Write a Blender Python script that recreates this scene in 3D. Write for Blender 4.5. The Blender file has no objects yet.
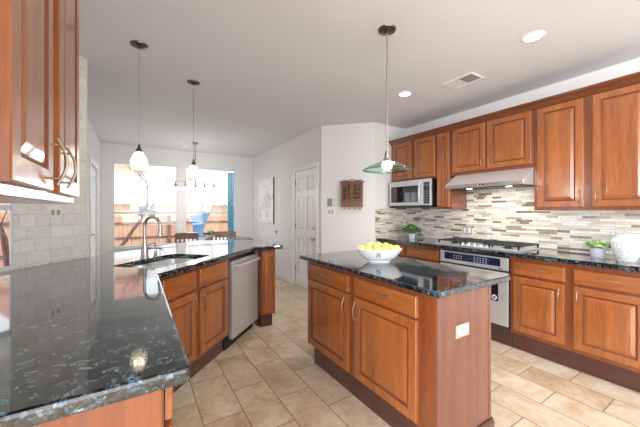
import bpy, bmesh, math, random
from mathutils import Vector, Matrix, Euler
PI = math.pi
random.seed(7)
scene = bpy.context.scene
COL = scene.collection

# ------------------------------------------------------------------ camera, world, light, exposure
F_PX, HORIZON, CAM_H = 292.5, 211.5, 1.30
cam_d = bpy.data.cameras.new('camera')
cam_d.sensor_width = 36.0
cam_d.lens = F_PX / 640 * 36
cam_d.shift_y = (HORIZON - 213.5) / 640
cam_d.clip_start = 0.05
cam_d.clip_end = 200
cam = bpy.data.objects.new('camera', cam_d)
cam.location = (0, 0, CAM_H)
cam.rotation_euler = (PI/2, 0, -math.radians(32.17))
COL.objects.link(cam)
scene.camera = cam

w = bpy.data.worlds.new('sky'); scene.world = w; w.use_nodes = True
nt = w.node_tree
bgn = nt.nodes['Background']
bgn.inputs['Color'].default_value = (0.90, 0.95, 1.0, 1)
bgn.inputs['Strength'].default_value = 1.8

sun_d = bpy.data.lights.new('sun', 'SUN'); sun_d.energy = 1.3; sun_d.angle = 0.01; sun_d.color = (1, .95, .87)
sun = bpy.data.objects.new('sun', sun_d); sun.rotation_euler = (math.radians(38), 0, math.radians(-18)); COL.objects.link(sun)
# sun comes from behind the house (light travels towards +Y and down)

def area(name, loc, rot, sx, sy, power, color=(1, 1, 1)):
    d = bpy.data.lights.new(name, 'AREA'); d.shape = 'RECTANGLE'; d.size = sx; d.size_y = sy
    d.energy = power; d.color = color
    o = bpy.data.objects.new(name, d); o.location = loc; o.rotation_euler = rot; COL.objects.link(o); return o
# fill panels added at unseen window openings behind the camera
area('rear_fill', (0.9, -3.42, 1.45), (PI/2, 0, 0), 4.4, 2.0, 66, (.94, .97, 1))
area('side_fill', (-2.42, -.95, 1.4), (PI/2, 0, -PI/2), 2.2, 2.0, 165, (.94, .97, 1))

vs = scene.view_settings
vs.view_transform = 'Standard'; vs.look = 'None'; vs.gamma = 1.0; vs.use_curve_mapping = False
vs.exposure = 0.48
scene.cycles.max_bounces = 8
scene.cycles.transparent_max_bounces = 12

# ------------------------------------------------------------------ materials
def srgb(r, g, b):
    def c(x):
        x /= 255.0
        return x/12.92 if x <= .04045 else ((x+.055)/1.055)**2.4
    return (c(r), c(g), c(b), 1)

class NT:
    def __init__(s, name):
        s.m = bpy.data.materials.new(name); s.m.use_nodes = True
        s.t = s.m.node_tree; s.b = s.t.nodes['Principled BSDF']; s.out = s.t.nodes['Material Output']
    def n(s, typ, **kw):
        x = s.t.nodes.new(typ)
        for k, v in kw.items():
            if k in x.inputs: x.inputs[k].default_value = v
            else: setattr(x, k, v)
        return x
    def l(s, a, b): s.t.links.new(a, b)
    def coords(s, scale=(1, 1, 1), rot=(0, 0, 0), loc=(0, 0, 0)):
        tc = s.n('ShaderNodeTexCoord'); mp = s.n('ShaderNodeMapping')
        mp.inputs['Scale'].default_value = scale; mp.inputs['Rotation'].default_value = rot; mp.inputs['Location'].default_value = loc
        s.l(tc.outputs['Object'], mp.inputs['Vector']); return mp.outputs['Vector']
    def ramp(s, fac, stops, interp='LINEAR'):
        r = s.n('ShaderNodeValToRGB'); r.color_ramp.interpolation = interp
        e = r.color_ramp.elements
        while len(e) > 1: e.remove(e[0])
        e[0].position = stops[0][0]; e[0].color = stops[0][1]
        for p, c in stops[1:]:
            q = e.new(p); q.color = c
        s.l(fac, r.inputs['Fac']); return r.outputs['Color']
    def mix(s, fac, a, b, mode='MIX'):
        m = s.n('ShaderNodeMix', data_type='RGBA', blend_type=mode)
        for sock, v in ((m.inputs[0], fac), (m.inputs[6], a), (m.inputs[7], b)):
            if hasattr(v, 'links'): s.l(v, sock)
            else: sock.default_value = v
        return m.outputs[2]
    def bump(s, h, strength=.2, dist=.01):
        b = s.n('ShaderNodeBump'); b.inputs['Strength'].default_value = strength; b.inputs['Distance'].default_value = dist
        s.l(h, b.inputs['Height']); s.l(b.outputs['Normal'], s.b.inputs['Normal'])

def plain(name, col, rough=.5, metal=0, noise=.04, scale=30, coat=0, spec=.5, bump=0):
    M = NT(name)
    v = M.coords()
    nz = M.n('ShaderNodeTexNoise', Scale=scale, Detail=3.0); M.l(v, nz.inputs['Vector'])
    c2 = tuple(max(0, x*(1-noise*2)) for x in col[:3]) + (1,)
    c1 = tuple(min(1, x*(1+noise)) for x in col[:3]) + (1,)
    M.l(M.ramp(nz.outputs['Fac'], [(.3, c2), (.7, c1)]), M.b.inputs['Base Color'])
    M.b.inputs['Roughness'].default_value = rough; M.b.inputs['Metallic'].default_value = metal
    M.b.inputs['Coat Weight'].default_value = coat; M.b.inputs['Specular IOR Level'].default_value = spec
    if bump: M.bump(nz.outputs['Fac'], bump, .005)
    return M.m

def wood(name, base, dark, vertical=True, rough=.32, coat=.85):
    M = NT(name)
    sc = (14, 14, 1.2) if vertical else (1.2, 14, 14)
    v = M.coords(sc)
    oi = M.n('ShaderNodeObjectInfo')
    vm = M.n('ShaderNodeVectorMath', operation='ADD'); M.l(v, vm.inputs[0])
    cx = M.n('ShaderNodeCombineXYZ'); mu = M.n('ShaderNodeMath', operation='MULTIPLY'); mu.inputs[1].default_value = 37.0
    M.l(oi.outputs['Random'], mu.inputs[0])
    for i in range(3): M.l(mu.outputs[0], cx.inputs[i])
    M.l(cx.outputs[0], vm.inputs[1])
    n1 = M.n('ShaderNodeTexNoise', Scale=1.0, Detail=6.0, Roughness=.6, Distortion=.5); M.l(vm.outputs[0], n1.inputs['Vector'])
    n2 = M.n('ShaderNodeTexNoise', Scale=9.0, Detail=3.0); M.l(vm.outputs[0], n2.inputs['Vector'])
    c = M.ramp(n1.outputs['Fac'], [(.3, dark), (.68, base)])
    light = tuple(min(1, x*1.12) for x in base[:3]) + (1,)
    c = M.mix(.25, c, M.ramp(n2.outputs['Fac'], [(.35, dark), (.65, light)]))
    M.l(c, M.b.inputs['Base Color'])
    M.b.inputs['Roughness'].default_value = rough; M.b.inputs['Coat Weight'].default_value = coat; M.b.inputs['Coat Roughness'].default_value = .16
    return M.m

def emit(name, col, strength):
    M = NT(name)
    M.b.inputs['Base Color'].default_value = col
    M.b.inputs['Emission Color'].default_value = col; M.b.inputs['Emission Strength'].default_value = strength
    return M.m

WB, WD = srgb(171, 101, 50), srgb(122, 64, 30)
m_wood = wood('cherry_wood', WB, WD)
m_woodh = wood('cherry_wood_cross_grain', WB, WD, vertical=False)
m_woodf = wood('cherry_frame', srgb(136, 72, 34), srgb(100, 48, 22))
m_wpanel = wood('mahogany_panel', srgb(134, 86, 68), srgb(104, 62, 50), rough=.35, coat=.3)
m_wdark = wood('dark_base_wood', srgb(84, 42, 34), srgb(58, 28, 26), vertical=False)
m_glaze = plain('dark_wood_glaze', srgb(112, 56, 28), .4, noise=.05)
m_crown = wood('crown_wood', srgb(122, 66, 34), srgb(88, 44, 22), vertical=False)
m_wall = plain('white_wall_paint', srgb(232, 231, 230), .75, noise=.01, scale=60)
m_ceil = plain('ceiling_paint', srgb(222, 223, 226), .8, noise=.012, scale=80, bump=.15)
m_trimw = plain('white_trim_paint', srgb(240, 240, 240), .35, noise=.01)
m_frame = plain('window_frame_vinyl', srgb(228, 232, 236), .4, noise=.01)
m_white = plain('white_ceramic', srgb(238, 240, 242), .18, noise=.01, coat=.5)
m_black = plain('black_plastic', srgb(22, 22, 24), .3, noise=.05)
m_iron = plain('cast_iron', srgb(48, 50, 54), .5, noise=.1, scale=90)
m_pull = plain('pull_nickel', srgb(168, 152, 136), .38, 1.0, noise=.03)
m_nickel = plain('brushed_nickel', srgb(186, 181, 175), .3, 1.0, noise=.02)
m_bronze = plain('aged_bronze', srgb(120, 104, 92), .3, 1.0, noise=.05)
m_chrome = plain('chrome', srgb(225, 225, 228), .1, 1.0, noise=.01)
m_sinksteel = plain('sink_steel', srgb(232, 231, 229), .35, .45, noise=.03)
m_dglass = plain('dark_glass', srgb(20, 26, 36), .05, noise=.02, coat=1)
m_display = plain('oven_display', srgb(18, 34, 70), .08, noise=.05, coat=1)
m_ink = plain('dark_ink', srgb(50, 56, 64), .5)
m_offwhite = plain('almond_plastic', srgb(178, 168, 152), .4, noise=.01)
m_grout = srgb(196, 186, 172)

def steel(name, col=srgb(218, 220, 222), vertical=False):
    M = NT(name)
    v = M.coords((2, 2, 160) if not vertical else (160, 2, 2))
    nz = M.n('ShaderNodeTexNoise', Scale=2.0, Detail=2.0); M.l(v, nz.inputs['Vector'])
    M.l(M.ramp(nz.outputs['Fac'], [(.3, tuple(x*.9 for x in col[:3])+(1,)), (.7, col)]), M.b.inputs['Base Color'])
    M.b.inputs['Metallic'].default_value = .6; M.b.inputs['Roughness'].default_value = .34
    return M.m
m_steel = steel('stainless_steel')

def granite():
    M = NT('blue_pearl_granite')
    v = M.coords((1, 1, 1))
    nd = M.n('ShaderNodeTexNoise', Scale=30.0, Detail=4.0); M.l(v, nd.inputs['Vector'])
    va = M.n('ShaderNodeVectorMath', operation='MULTIPLY_ADD'); va.inputs[1].default_value = (.03, .03, .03)
    M.l(nd.outputs['Color'], va.inputs[0]); M.l(v, va.inputs[2])
    v1 = M.n('ShaderNodeTexVoronoi', Scale=130.0); M.l(va.outputs[0], v1.inputs['Vector'])
    v2 = M.n('ShaderNodeTexVoronoi', Scale=230.0); M.l(va.outputs[0], v2.inputs['Vector'])
    n1 = M.n('ShaderNodeTexNoise', Scale=11.0, Detail=6.0, Roughness=.65, Distortion=.6); M.l(v, n1.inputs['Vector'])
    s1 = M.n('ShaderNodeSeparateColor'); M.l(v1.outputs['Color'], s1.inputs[0])
    s2 = M.n('ShaderNodeSeparateColor'); M.l(v2.outputs['Color'], s2.inputs[0])
    # cell value pushed up or down by the slow cloud pattern
    ad = M.n('ShaderNodeMath', operation='MULTIPLY_ADD'); ad.inputs[1].default_value = 1.1; ad.inputs[2].default_value = -.55; M.l(n1.outputs['Fac'], ad.inputs[0])
    a1 = M.n('ShaderNodeMath', operation='ADD'); M.l(s1.outputs[0], a1.inputs[0]); M.l(ad.outputs[0], a1.inputs[1])
    base = M.ramp(a1.outputs[0], [(0, srgb(6, 9, 11)), (.36, srgb(20, 30, 38)), (.54, srgb(40, 58, 70)), (.72, srgb(64, 86, 100)), (.88, srgb(92, 112, 120)), (.98, srgb(122, 136, 136))], 'CONSTANT')
    fine = M.ramp(s2.outputs[0], [(0, srgb(8, 11, 13)), (.5, srgb(22, 32, 38)), (.8, srgb(60, 78, 88)), (.96, srgb(124, 128, 122))], 'CONSTANT')
    c = M.mix(.35, base, fine)
    warm = M.ramp(s1.outputs[1], [(0, (0, 0, 0, 1)), (.94, (0, 0, 0, 1)), (.95, (.6, .6, .6, 1))])
    c = M.mix(warm, c, srgb(112, 98, 74))
    v3 = M.n('ShaderNodeTexVoronoi', Scale=52.0); M.l(va.outputs[0], v3.inputs['Vector'])
    s3 = M.n('ShaderNodeSeparateColor'); M.l(v3.outputs['Color'], s3.inputs[0])
    big = M.ramp(s3.outputs[0], [(0, (.25, .25, .25, 1)), (.35, (.6, .62, .64, 1)), (.6, (.95, 1, 1.05, 1)), (.82, (1.6, 1.75, 1.85, 1))], 'CONSTANT')
    c = M.mix(1.0, c, big, 'MULTIPLY')
    M.l(c, M.b.inputs['Base Color'])
    M.b.inputs['Roughness'].default_value = .06; M.b.inputs['IOR'].default_value = 1.65
    M.b.inputs['Coat Weight'].default_value = .5; M.b.inputs['Coat Roughness'].default_value = .03
    return M.m
m_granite = granite()

def floor_mat():
    M = NT('travertine_tile')
    # tiles 0.50 long (Y) and 0.246 wide (X), half-offset
    v = M.coords((1, 1, 1), (0, 0, PI/2), (0, 0, 0))
    vm = M.n('ShaderNodeVectorMath', operation='ADD'); vm.inputs[1].default_value = (10.0-.12, 10*.246+.144-.246, 0); M.l(v, vm.inputs[0])
    def br(mortar):
        b = M.n('ShaderNodeTexBrick', offset=.5, offset_frequency=2, squash=1.0)
        b.inputs['Scale'].default_value = 1; b.inputs['Brick Width'].default_value = .5; b.inputs['Row Height'].default_value = .246
        b.inputs['Mortar Size'].default_value = mortar; b.inputs['Mortar Smooth'].default_value = .1
        b.inputs['Color1'].default_value = (0, 0, 0, 1); b.inputs['Color2'].default_value = (1, 1, 1, 1); b.inputs['Mortar'].default_value = (.5, .5, .5, 1)
        M.l(vm.outputs[0], b.inputs['Vector']); return b
    b = br(.0035)
    tc = M.coords((1, 1, 1))
    # shift the cloud pattern tile by tile
    add = M.n('ShaderNodeVectorMath', operation='MULTIPLY_ADD'); add.inputs[1].default_value = (9, 5, 3)
    M.l(b.outputs['Color'], add.inputs[0]); M.l(tc, add.inputs[2])
    n1 = M.n('ShaderNodeTexNoise', Scale=3.2, Detail=8.0, Roughness=.65, Distortion=.6); M.l(add.outputs[0], n1.inputs['Vector'])
    n2 = M.n('ShaderNodeTexNoise', Scale=22.0, Detail=5.0, Roughness=.7); M.l(add.outputs[0], n2.inputs['Vector'])
    c = M.ramp(n1.outputs['Fac'], [(.3, srgb(176, 146, 112)), (.42, srgb(206, 182, 152)), (.54, srgb(226, 212, 192)), (.7, srgb(240, 233, 222))])
    c = M.mix(.35, c, M.ramp(n2.outputs['Fac'], [(.3, srgb(190, 162, 130)), (.6, srgb(234, 222, 204))]))
    tint = M.ramp(b.outputs['Color'], [(0, srgb(238, 228, 214)), (1, srgb(255, 252, 248))])
    c = M.mix(1.0, c, tint, 'MULTIPLY')
    c = M.mix(b.outputs['Fac'], c, srgb(140, 122, 104))
    M.l(c, M.b.inputs['Base Color']); M.b.inputs['Roughness'].default_value = .33
    inv = M.n('ShaderNodeMath', operation='SUBTRACT'); inv.inputs[0].default_value = 1; M.l(b.outputs['Fac'], inv.inputs[1])
    M.bump(inv.outputs[0], .3, .003)
    return M.m
m_floor = floor_mat()

def mosaic(name, axis):
    # axis: which object axis runs along the wall ('x' or 'y')
    M = NT(name)
    tc = M.n('ShaderNodeTexCoord'); sep = M.n('ShaderNodeSeparateXYZ'); M.l(tc.outputs['Object'], sep.inputs[0])
    cmb = M.n('ShaderNodeCombineXYZ')
    M.l(sep.outputs[0 if axis == 'x' else 1], cmb.inputs[0]); M.l(sep.outputs[2], cmb.inputs[1])
    def brick(wd, ht, off, c1, c2, shift):
        ad = M.n('ShaderNodeVectorMath', operation='ADD'); ad.inputs[1].default_value = shift; M.l(cmb.outputs[0], ad.inputs[0])
        b = M.n('ShaderNodeTexBrick', offset=off, offset_frequency=2, squash=.6, squash_frequency=3)
        b.inputs['Scale'].default_value = 1; b.inputs['Brick Width'].default_value = wd; b.inputs['Row Height'].default_value = ht
        b.inputs['Mortar Size'].default_value = .0012; b.inputs['Mortar Smooth'].default_value = .1
        b.inputs['Color1'].default_value = (0, 0, 0, 1); b.inputs['Color2'].default_value = (1, 1, 1, 1); b.inputs['Mortar'].default_value = (.5, .5, .5, 1)
        M.l(ad.outputs[0], b.inputs['Vector'])
        return b
    b = brick(.16, .024, .37, 0, 0, (20.0, 20.005, 0))
    # extra randomness: white noise per brick = brick colour + row number
    rowf = M.n('ShaderNodeMath', operation='DIVIDE'); rowf.inputs[1].default_value = .024
    zz = M.n('ShaderNodeMath', operation='ADD'); zz.inputs[1].default_value = 20.005; M.l(sep.outputs[2], zz.inputs[0]); M.l(zz.outputs[0], rowf.inputs[0])
    fl = M.n('ShaderNodeMath', operation='FLOOR'); M.l(rowf.outputs[0], fl.inputs[0])
    c3 = M.n('ShaderNodeCombineXYZ'); M.l(b.outputs['Color'], c3.inputs[0]); M.l(fl.outputs[0], c3.inputs[1])
    wn = M.n('ShaderNodeTexWhiteNoise', noise_dimensions='3D'); M.l(c3.outputs[0], wn.inputs['Vector'])
    c = M.ramp(wn.outputs['Value'], [(0, srgb(246, 242, 234)), (.2, srgb(228, 219, 206)), (.36, srgb(210, 200, 187)), (.48, srgb(240, 234, 222)),
                                     (.6, srgb(220, 209, 193)), (.7, srgb(186, 176, 166)), (.78, srgb(234, 231, 226)), (.88, srgb(146, 130, 114)), (.94, srgb(100, 94, 90))], 'CONSTANT')
    nz = M.n('ShaderNodeTexNoise', Scale=40.0, Detail=4.0); M.l(tc.outputs['Object'], nz.inputs['Vector'])
    c = M.mix(.12, c, M.ramp(nz.outputs['Fac'], [(.3, srgb(120, 108, 96)), (.7, srgb(250, 246, 240))]))
    c = M.mix(b.outputs['Fac'], c, srgb(188, 180, 168))
    M.l(c, M.b.inputs['Base Color'])
    r = M.ramp(wn.outputs['Value'], [(0, (.15, .15, .15, 1)), (1, (.45, .45, .45, 1))])
    M.l(r, M.b.inputs['Roughness'])
    return M.m
m_mosaic_y = mosaic('linear_mosaic_long_wall', 'y')
m_mosaic_x = mosaic('linear_mosaic_short_wall', 'x')

def stone_tile():
    M = NT('tumbled_stone_tile')
    tc = M.n('ShaderNodeTexCoord'); sep = M.n('ShaderNodeSeparateXYZ'); M.l(tc.outputs['Object'], sep.inputs[0])
    cmb = M.n('ShaderNodeCombineXYZ'); M.l(sep.outputs[0], cmb.inputs[0]); M.l(sep.outputs[2], cmb.inputs[1])
    ad = M.n('ShaderNodeVectorMath', operation='ADD'); ad.inputs[1].default_value = (10.03, 10.06, 0)
    wob = M.n('ShaderNodeTexNoise', Scale=9.0, Detail=5.0, Roughness=.7); M.l(tc.outputs['Object'], wob.inputs['Vector'])
    wv = M.n('ShaderNodeVectorMath', operation='MULTIPLY_ADD'); wv.inputs[1].default_value = (.022, .022, 0)
    M.l(wob.outputs['Color'], wv.inputs[0]); M.l(cmb.outputs[0], wv.inputs[2]); M.l(wv.outputs[0], ad.inputs[0])
    b = M.n('ShaderNodeTexBrick', offset=.42, offset_frequency=2, squash=.6, squash_frequency=2)
    b.inputs['Scale'].default_value = 1; b.inputs['Brick Width'].default_value = .17; b.inputs['Row Height'].default_value = .088
    b.inputs['Mortar Size'].default_value = .0022; b.inputs['Mortar Smooth'].default_value = .8
    b.inputs['Color1'].default_value = srgb(222, 221, 211); b.inputs['Color2'].default_value = srgb(248, 248, 244); b.inputs['Mortar'].default_value = srgb(172, 170, 160)
    M.l(ad.outputs[0], b.inputs['Vector'])
    nz = M.n('ShaderNodeTexNoise', Scale=14.0, Detail=8.0, Roughness=.7, Distortion=1.0); M.l(tc.outputs['Object'], nz.inputs['Vector'])
    c = M.mix(.35, b.outputs['Color'], M.ramp(nz.outputs['Fac'], [(.35, srgb(200, 196, 182)), (.5, srgb(238, 236, 230))]))
    M.l(c, M.b.inputs['Base Color']); M.b.inputs['Roughness'].default_value = .5
    M.bump(nz.outputs['Fac'], .15, .004)
    return M.m
m_stone = stone_tile()

def glass(name, tint=(1, 1, 1, 1), gl=.5, rough=0.0):
    M = NT(name)
    tr = M.n('ShaderNodeBsdfTransparent'); tr.inputs['Color'].default_value = tint
    g = M.n('ShaderNodeBsdfGlossy'); g.inputs['Roughness'].default_value = rough
    fr = M.n('ShaderNodeLayerWeight'); fr.inputs['Blend'].default_value = .5
    pw = M.n('ShaderNodeMath', operation='POWER'); pw.inputs[1].default_value = 4.0; M.l(fr.outputs['Facing'], pw.inputs[0])
    ma = M.n('ShaderNodeMath', operation='MULTIPLY_ADD'); ma.inputs[1].default_value = gl; ma.inputs[2].default_value = .05; M.l(pw.outputs[0], ma.inputs[0])
    mx = M.n('ShaderNodeMixShader'); M.l(ma.outputs[0], mx.inputs[0]); M.l(tr.outputs[0], mx.inputs[1]); M.l(g.outputs[0], mx.inputs[2])
    M.l(mx.outputs[0], M.out.inputs['Surface']); return M.m
m_pane = glass('window_glass', (.97, .985, .98, 1), .45)
m_clear = glass('clear_disc_glass', (.90, .98, .95, 1), .6, .02)
m_greeng = glass('green_edge_glass', (.42, .80, .68, 1), .6, .02)

def shade_glass():
    M = NT('crackled_pendant_glass')
    v = M.coords()
    vo = M.n('ShaderNodeTexVoronoi', Scale=70.0, feature='DISTANCE_TO_EDGE'); M.l(v, vo.inputs['Vector'])
    tl = M.n('ShaderNodeBsdfTranslucent'); tl.inputs['Color'].default_value = srgb(255, 250, 240)
    tr = M.n('ShaderNodeBsdfTransparent'); tr.inputs['Color'].default_value = srgb(255, 248, 236)
    df = M.n('ShaderNodeBsdfGlossy'); df.inputs['Roughness'].default_value = .15
    m1 = M.n('ShaderNodeMixShader')
    M.l(M.ramp(vo.outputs['Distance'], [(0, (.75, .75, .75, 1)), (.12, (.35, .35, .35, 1))]), m1.inputs[0])
    M.l(tr.outputs[0], m1.inputs[1]); M.l(tl.outputs[0], m1.inputs[2])
    fr = M.n('ShaderNodeLayerWeight'); fr.inputs['Blend'].default_value = .15
    m2 = M.n('ShaderNodeMixShader'); M.l(fr.outputs['Facing'], m2.inputs[0]); M.l(m1.outputs[0], m2.inputs[1]); M.l(df.outputs[0], m2.inputs[2])
    M.l(m2.outputs[0], M.out.inputs['Surface']); return M.m
m_shade = shade_glass()
m_bulb = emit('lit_bulb', (1, .95, .88, 1), 7)
m_bulbw = emit('lit_bulb_white', (1, .97, .92, 1), 14)

# ------------------------------------------------------------------ mesh helpers
class MB:
    def __init__(s): s.bm = bmesh.new()
    def box(s, a, b, bev=0.0):
        bm = s.bm
        x0, y0, z0 = [min(p, q) for p, q in zip(a, b)]; x1, y1, z1 = [max(p, q) for p, q in zip(a, b)]
        vv = [bm.verts.new(p) for p in ((x0,y0,z0),(x1,y0,z0),(x1,y1,z0),(x0,y1,z0),(x0,y0,z1),(x1,y0,z1),(x1,y1,z1),(x0,y1,z1))]
        fs = [bm.faces.new([vv[i] for i in q]) for q in ((3,2,1,0),(4,5,6,7),(0,1,5,4),(1,2,6,5),(2,3,7,6),(3,0,4,7))]
        if bev > 0:
            es = list({e for f in fs for e in f.edges})
            bmesh.ops.bevel(bm, geom=es, offset=bev, segments=2, affect='EDGES', profile=.5)
        return s
    def prism(s, pts, z0, z1, bev=0.0, seg=2, holes=None):
        bm = s.bm
        lo = [bm.verts.new((x, y, z0)) for x, y in pts]; hi = [bm.verts.new((x, y, z1)) for x, y in pts]
        n = len(pts)
        area2 = sum(pts[i][0]*pts[(i+1) % n][1]-pts[(i+1) % n][0]*pts[i][1] for i in range(n))
        top = bm.faces.new(hi); bot = bm.faces.new(lo[::-1])
        sides = [bm.faces.new((lo[i], lo[(i+1) % n], hi[(i+1) % n], hi[i])) for i in range(n)]
        if area2 < 0:
            for f in [top, bot]+sides: f.normal_flip()
        if bev > 0:
            es = list({e for f in (top, bot) for e in f.edges})
            bmesh.ops.bevel(bm, geom=es, offset=bev, segments=seg, affect='EDGES', profile=.5)
        return s
    def profile_x(s, prof, x0, x1):      # profile in (y,z) extruded along x
        bm = s.bm; n = len(prof)
        A = [bm.verts.new((x0, y, z)) for y, z in prof]; B = [bm.verts.new((x1, y, z)) for y, z in prof]
        bm.faces.new(A[::-1]); bm.faces.new(B)
        for i in range(n): bm.faces.new((A[i], A[(i+1) % n], B[(i+1) % n], B[i]))
        bmesh.ops.recalc_face_normals(bm, faces=bm.faces[:]); return s
    def lathe(s, prof, center=(0, 0, 0), seg=32, axis='z', sx=1, sy=1, cap=False):
        bm = s.bm; rings = []
        def P(r, h, a):
            x, y = r*math.cos(a)*sx, r*math.sin(a)*sy
            p = {'z': (x, y, h), 'x': (h, x, y), 'y': (x, h, y)}[axis]
            return (p[0]+center[0], p[1]+center[1], p[2]+center[2])
        for r, h in prof:
            if r < 1e-6: rings.append([bm.verts.new(P(0, h, 0))])
            else: rings.append([bm.verts.new(P(r, h, 2*PI*k/seg)) for k in range(seg)])
        for A, B in zip(rings, rings[1:]):
            if len(A) == 1 and len(B) == 1: continue
            for k in range(seg):
                k2 = (k+1) % seg
                if len(A) == 1: bm.faces.new((A[0], B[k], B[k2]))
                elif len(B) == 1: bm.faces.new((A[k], B[0], A[k2]))
                else: bm.faces.new((A[k], B[k], B[k2], A[k2]))
        if cap:
            for R in (rings[0], rings[-1]):
                if len(R) > 1: bm.faces.new(R)
        return s
    def tube(s, pts, r, seg=10, radii=None, closed=False):
        bm = s.bm; pts = [Vector(p) for p in pts]; rings = []; prev = None; n = len(pts)
        for i, p in enumerate(pts):
            if closed: t = pts[(i+1) % n]-pts[i-1]
            else: t = (pts[min(i+1, n-1)]-pts[max(i-1, 0)])
            t.normalize()
            if prev is None:
                up = Vector((0, 0, 1)) if abs(t.z) < .9 else Vector((1, 0, 0)); a = t.cross(up).normalized()
            else:
                a = prev-t*prev.dot(t)
                a = a.normalized() if a.length > 1e-6 else t.orthogonal().normalized()
            prev = a; b = t.cross(a)
            rr = radii[i] if radii else r
            rings.append([bm.verts.new(p+(a*math.cos(2*PI*k/seg)+b*math.sin(2*PI*k/seg))*rr) for k in range(seg)])
        rng = list(zip(rings, rings[1:]))
        if closed: rng.append((rings[-1], rings[0]))
        for A, B in rng:
            for k in range(seg):
                bm.faces.new((A[k], B[k], B[(k+1) % seg], A[(k+1) % seg]))
        if not closed:
            bm.faces.new(rings[0]); bm.faces.new(rings[-1][::-1])
        return s
    def door(s, x0, x1, z0, z1, y=0.0, th=.02, loops=None):
        # raised-panel front: nested rectangles with depths; front faces -y
        bm = s.bm
        if loops is None:
            loops = [(0, .003), (.004, 0), (.052, 0), (.056, .003), (.060, .007), (.066, .007), (.088, .0015), (.092, .0012)]
        prev = [bm.verts.new(p) for p in ((x0, y+th, z0), (x1, y+th, z0), (x1, y+th, z1), (x0, y+th, z1))]
        bm.faces.new(prev[::-1])
        for ins, d in loops:
            cur = [bm.verts.new(p) for p in ((x0+ins, y+d, z0+ins), (x1-ins, y+d, z0+ins), (x1-ins, y+d, z1-ins), (x0+ins, y+d, z1-ins))]
            for i in range(4):
                f_ = bm.faces.new((prev[i], prev[(i+1) % 4], cur[(i+1) % 4], cur[i]))
                if .055 < ins < .068: f_.material_index = 1
            prev = cur
        bm.faces.new(prev)
        return s
    def ellipsoid(s, c, rx, ry, rz, seg=16, rings=10, mat=None, nub=0):
        bm = s.bm; M = mat or Matrix.Identity(3); R = []
        for i in range(rings+1):
            ph = PI*i/rings
            for_z = math.cos(ph); rr = math.sin(ph)
            ext = 1+nub*max(0, abs(for_z)-.86)/.14
            if i in (0, rings): R.append([bm.verts.new(Vector(c)+M @ Vector((0, 0, for_z*rz*ext)))])
            else: R.append([bm.verts.new(Vector(c)+M @ Vector((rr*math.cos(2*PI*k/seg)*rx, rr*math.sin(2*PI*k/seg)*ry, for_z*rz*ext))) for k in range(seg)])
        for A, B in zip(R, R[1:]):
            for k in range(seg):
                k2 = (k+1) % seg
                if len(A) == 1: bm.faces.new((A[0], B[k], B[k2]))
                elif len(B) == 1: bm.faces.new((A[k], B[0], A[k2]))
                else: bm.faces.new((A[k], B[k], B[k2], A[k2]))
        return s
    def build(s, name, mat, parent=None, smooth=False, recalc=True):
        if recalc: bmesh.ops.recalc_face_normals(s.bm, faces=s.bm.faces[:])
        me = bpy.data.meshes.new(name); s.bm.to_mesh(me); s.bm.free()
        me.materials.append(mat)
        if smooth:
            for p in me.polygons: p.use_smooth = True
            if smooth != 'all':
                try: me.set_sharp_from_angle(angle=math.radians(40))
                except Exception: pass
        o = bpy.data.objects.new(name, me); COL.objects.link(o)
        if parent is not None: o.parent = parent
        return o

def thing(name, label, cat, loc=(0, 0, 0), rz=0.0, group=None):
    o = bpy.data.objects.new(name, None); COL.objects.link(o); o.empty_display_size = .1
    o.location = loc; o.rotation_euler = (0, 0, rz); o['label'] = label; o['category'] = cat
    if group: o['group'] = group
    return o
def tag(o, label, cat, group=None):
    o['label'] = label; o['category'] = cat
    if group: o['group'] = group
    return o
def struct(o): o['kind'] = 'structure'; return o
def lab(o, label): o['label'] = label; return o
def dup(root, loc, label, rz=None):
    r = root.copy(); COL.objects.link(r); r.location = loc; r['label'] = label
    if rz is not None: r.rotation_euler = (0, 0, rz)
    for ch in list(root.children):
        c = ch.copy(); COL.objects.link(c); c.parent = r
        for g in list(ch.children):
            d = g.copy(); COL.objects.link(d); d.parent = c
    return r

# ------------------------------------------------------------------ setting
CEIL = 2.60
XR = 3.60; YB = 6.82; XD = 2.38; YS = 3.18; XL = -.57
TA = Vector((-.687, 2.727)); TB = Vector((-.363, 3.16)); TD = (TB-TA).normalized(); TN = Vector((-TD.y, TD.x))  # TN points outdoors
TA0 = TA-TD*1.1
ANG_T = math.atan2(TD.y, TD.x)

struct(MB().box((-2.7, -3.7, -.08), (3.9, 7.0, 0)).build('floor', m_floor))
struct(MB().box((-2.9, -3.9, CEIL), (3.95, 7.12, CEIL+.25)).build('ceiling', m_ceil))
struct(MB().box((XR, -3.7, 0), (XR+.2, YS+.05, CEIL)).build('wall_right', m_wall))
struct(MB().prism([(2.946, YS), (XR+.2, YS), (XR+.2, YS+.2), (3.03, YS+.2)], 0, CEIL).build('wall_range_end', m_wall))
# diagonal pantry wall
struct(MB().prism([(XD-.0, 3.742), (2.946, YS), (3.03, YS+.1), (XD+.1, 3.81)], 0, CEIL).build('wall_pantry', m_wall))
# door wall with opening Y 3.90..4.62
wd = MB()
DY0, DY1, DZ = 3.90, 4.62, 2.0
wd.box((XD, 3.742, 0), (XD+.12, DY0, CEIL)); wd.box((XD, DY1, 0), (XD+.12, YB+.1, CEIL)); wd.box((XD, DY0, DZ), (XD+.12, DY1, CEIL))
struct(wd.build('wall_hall', m_wall))
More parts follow.
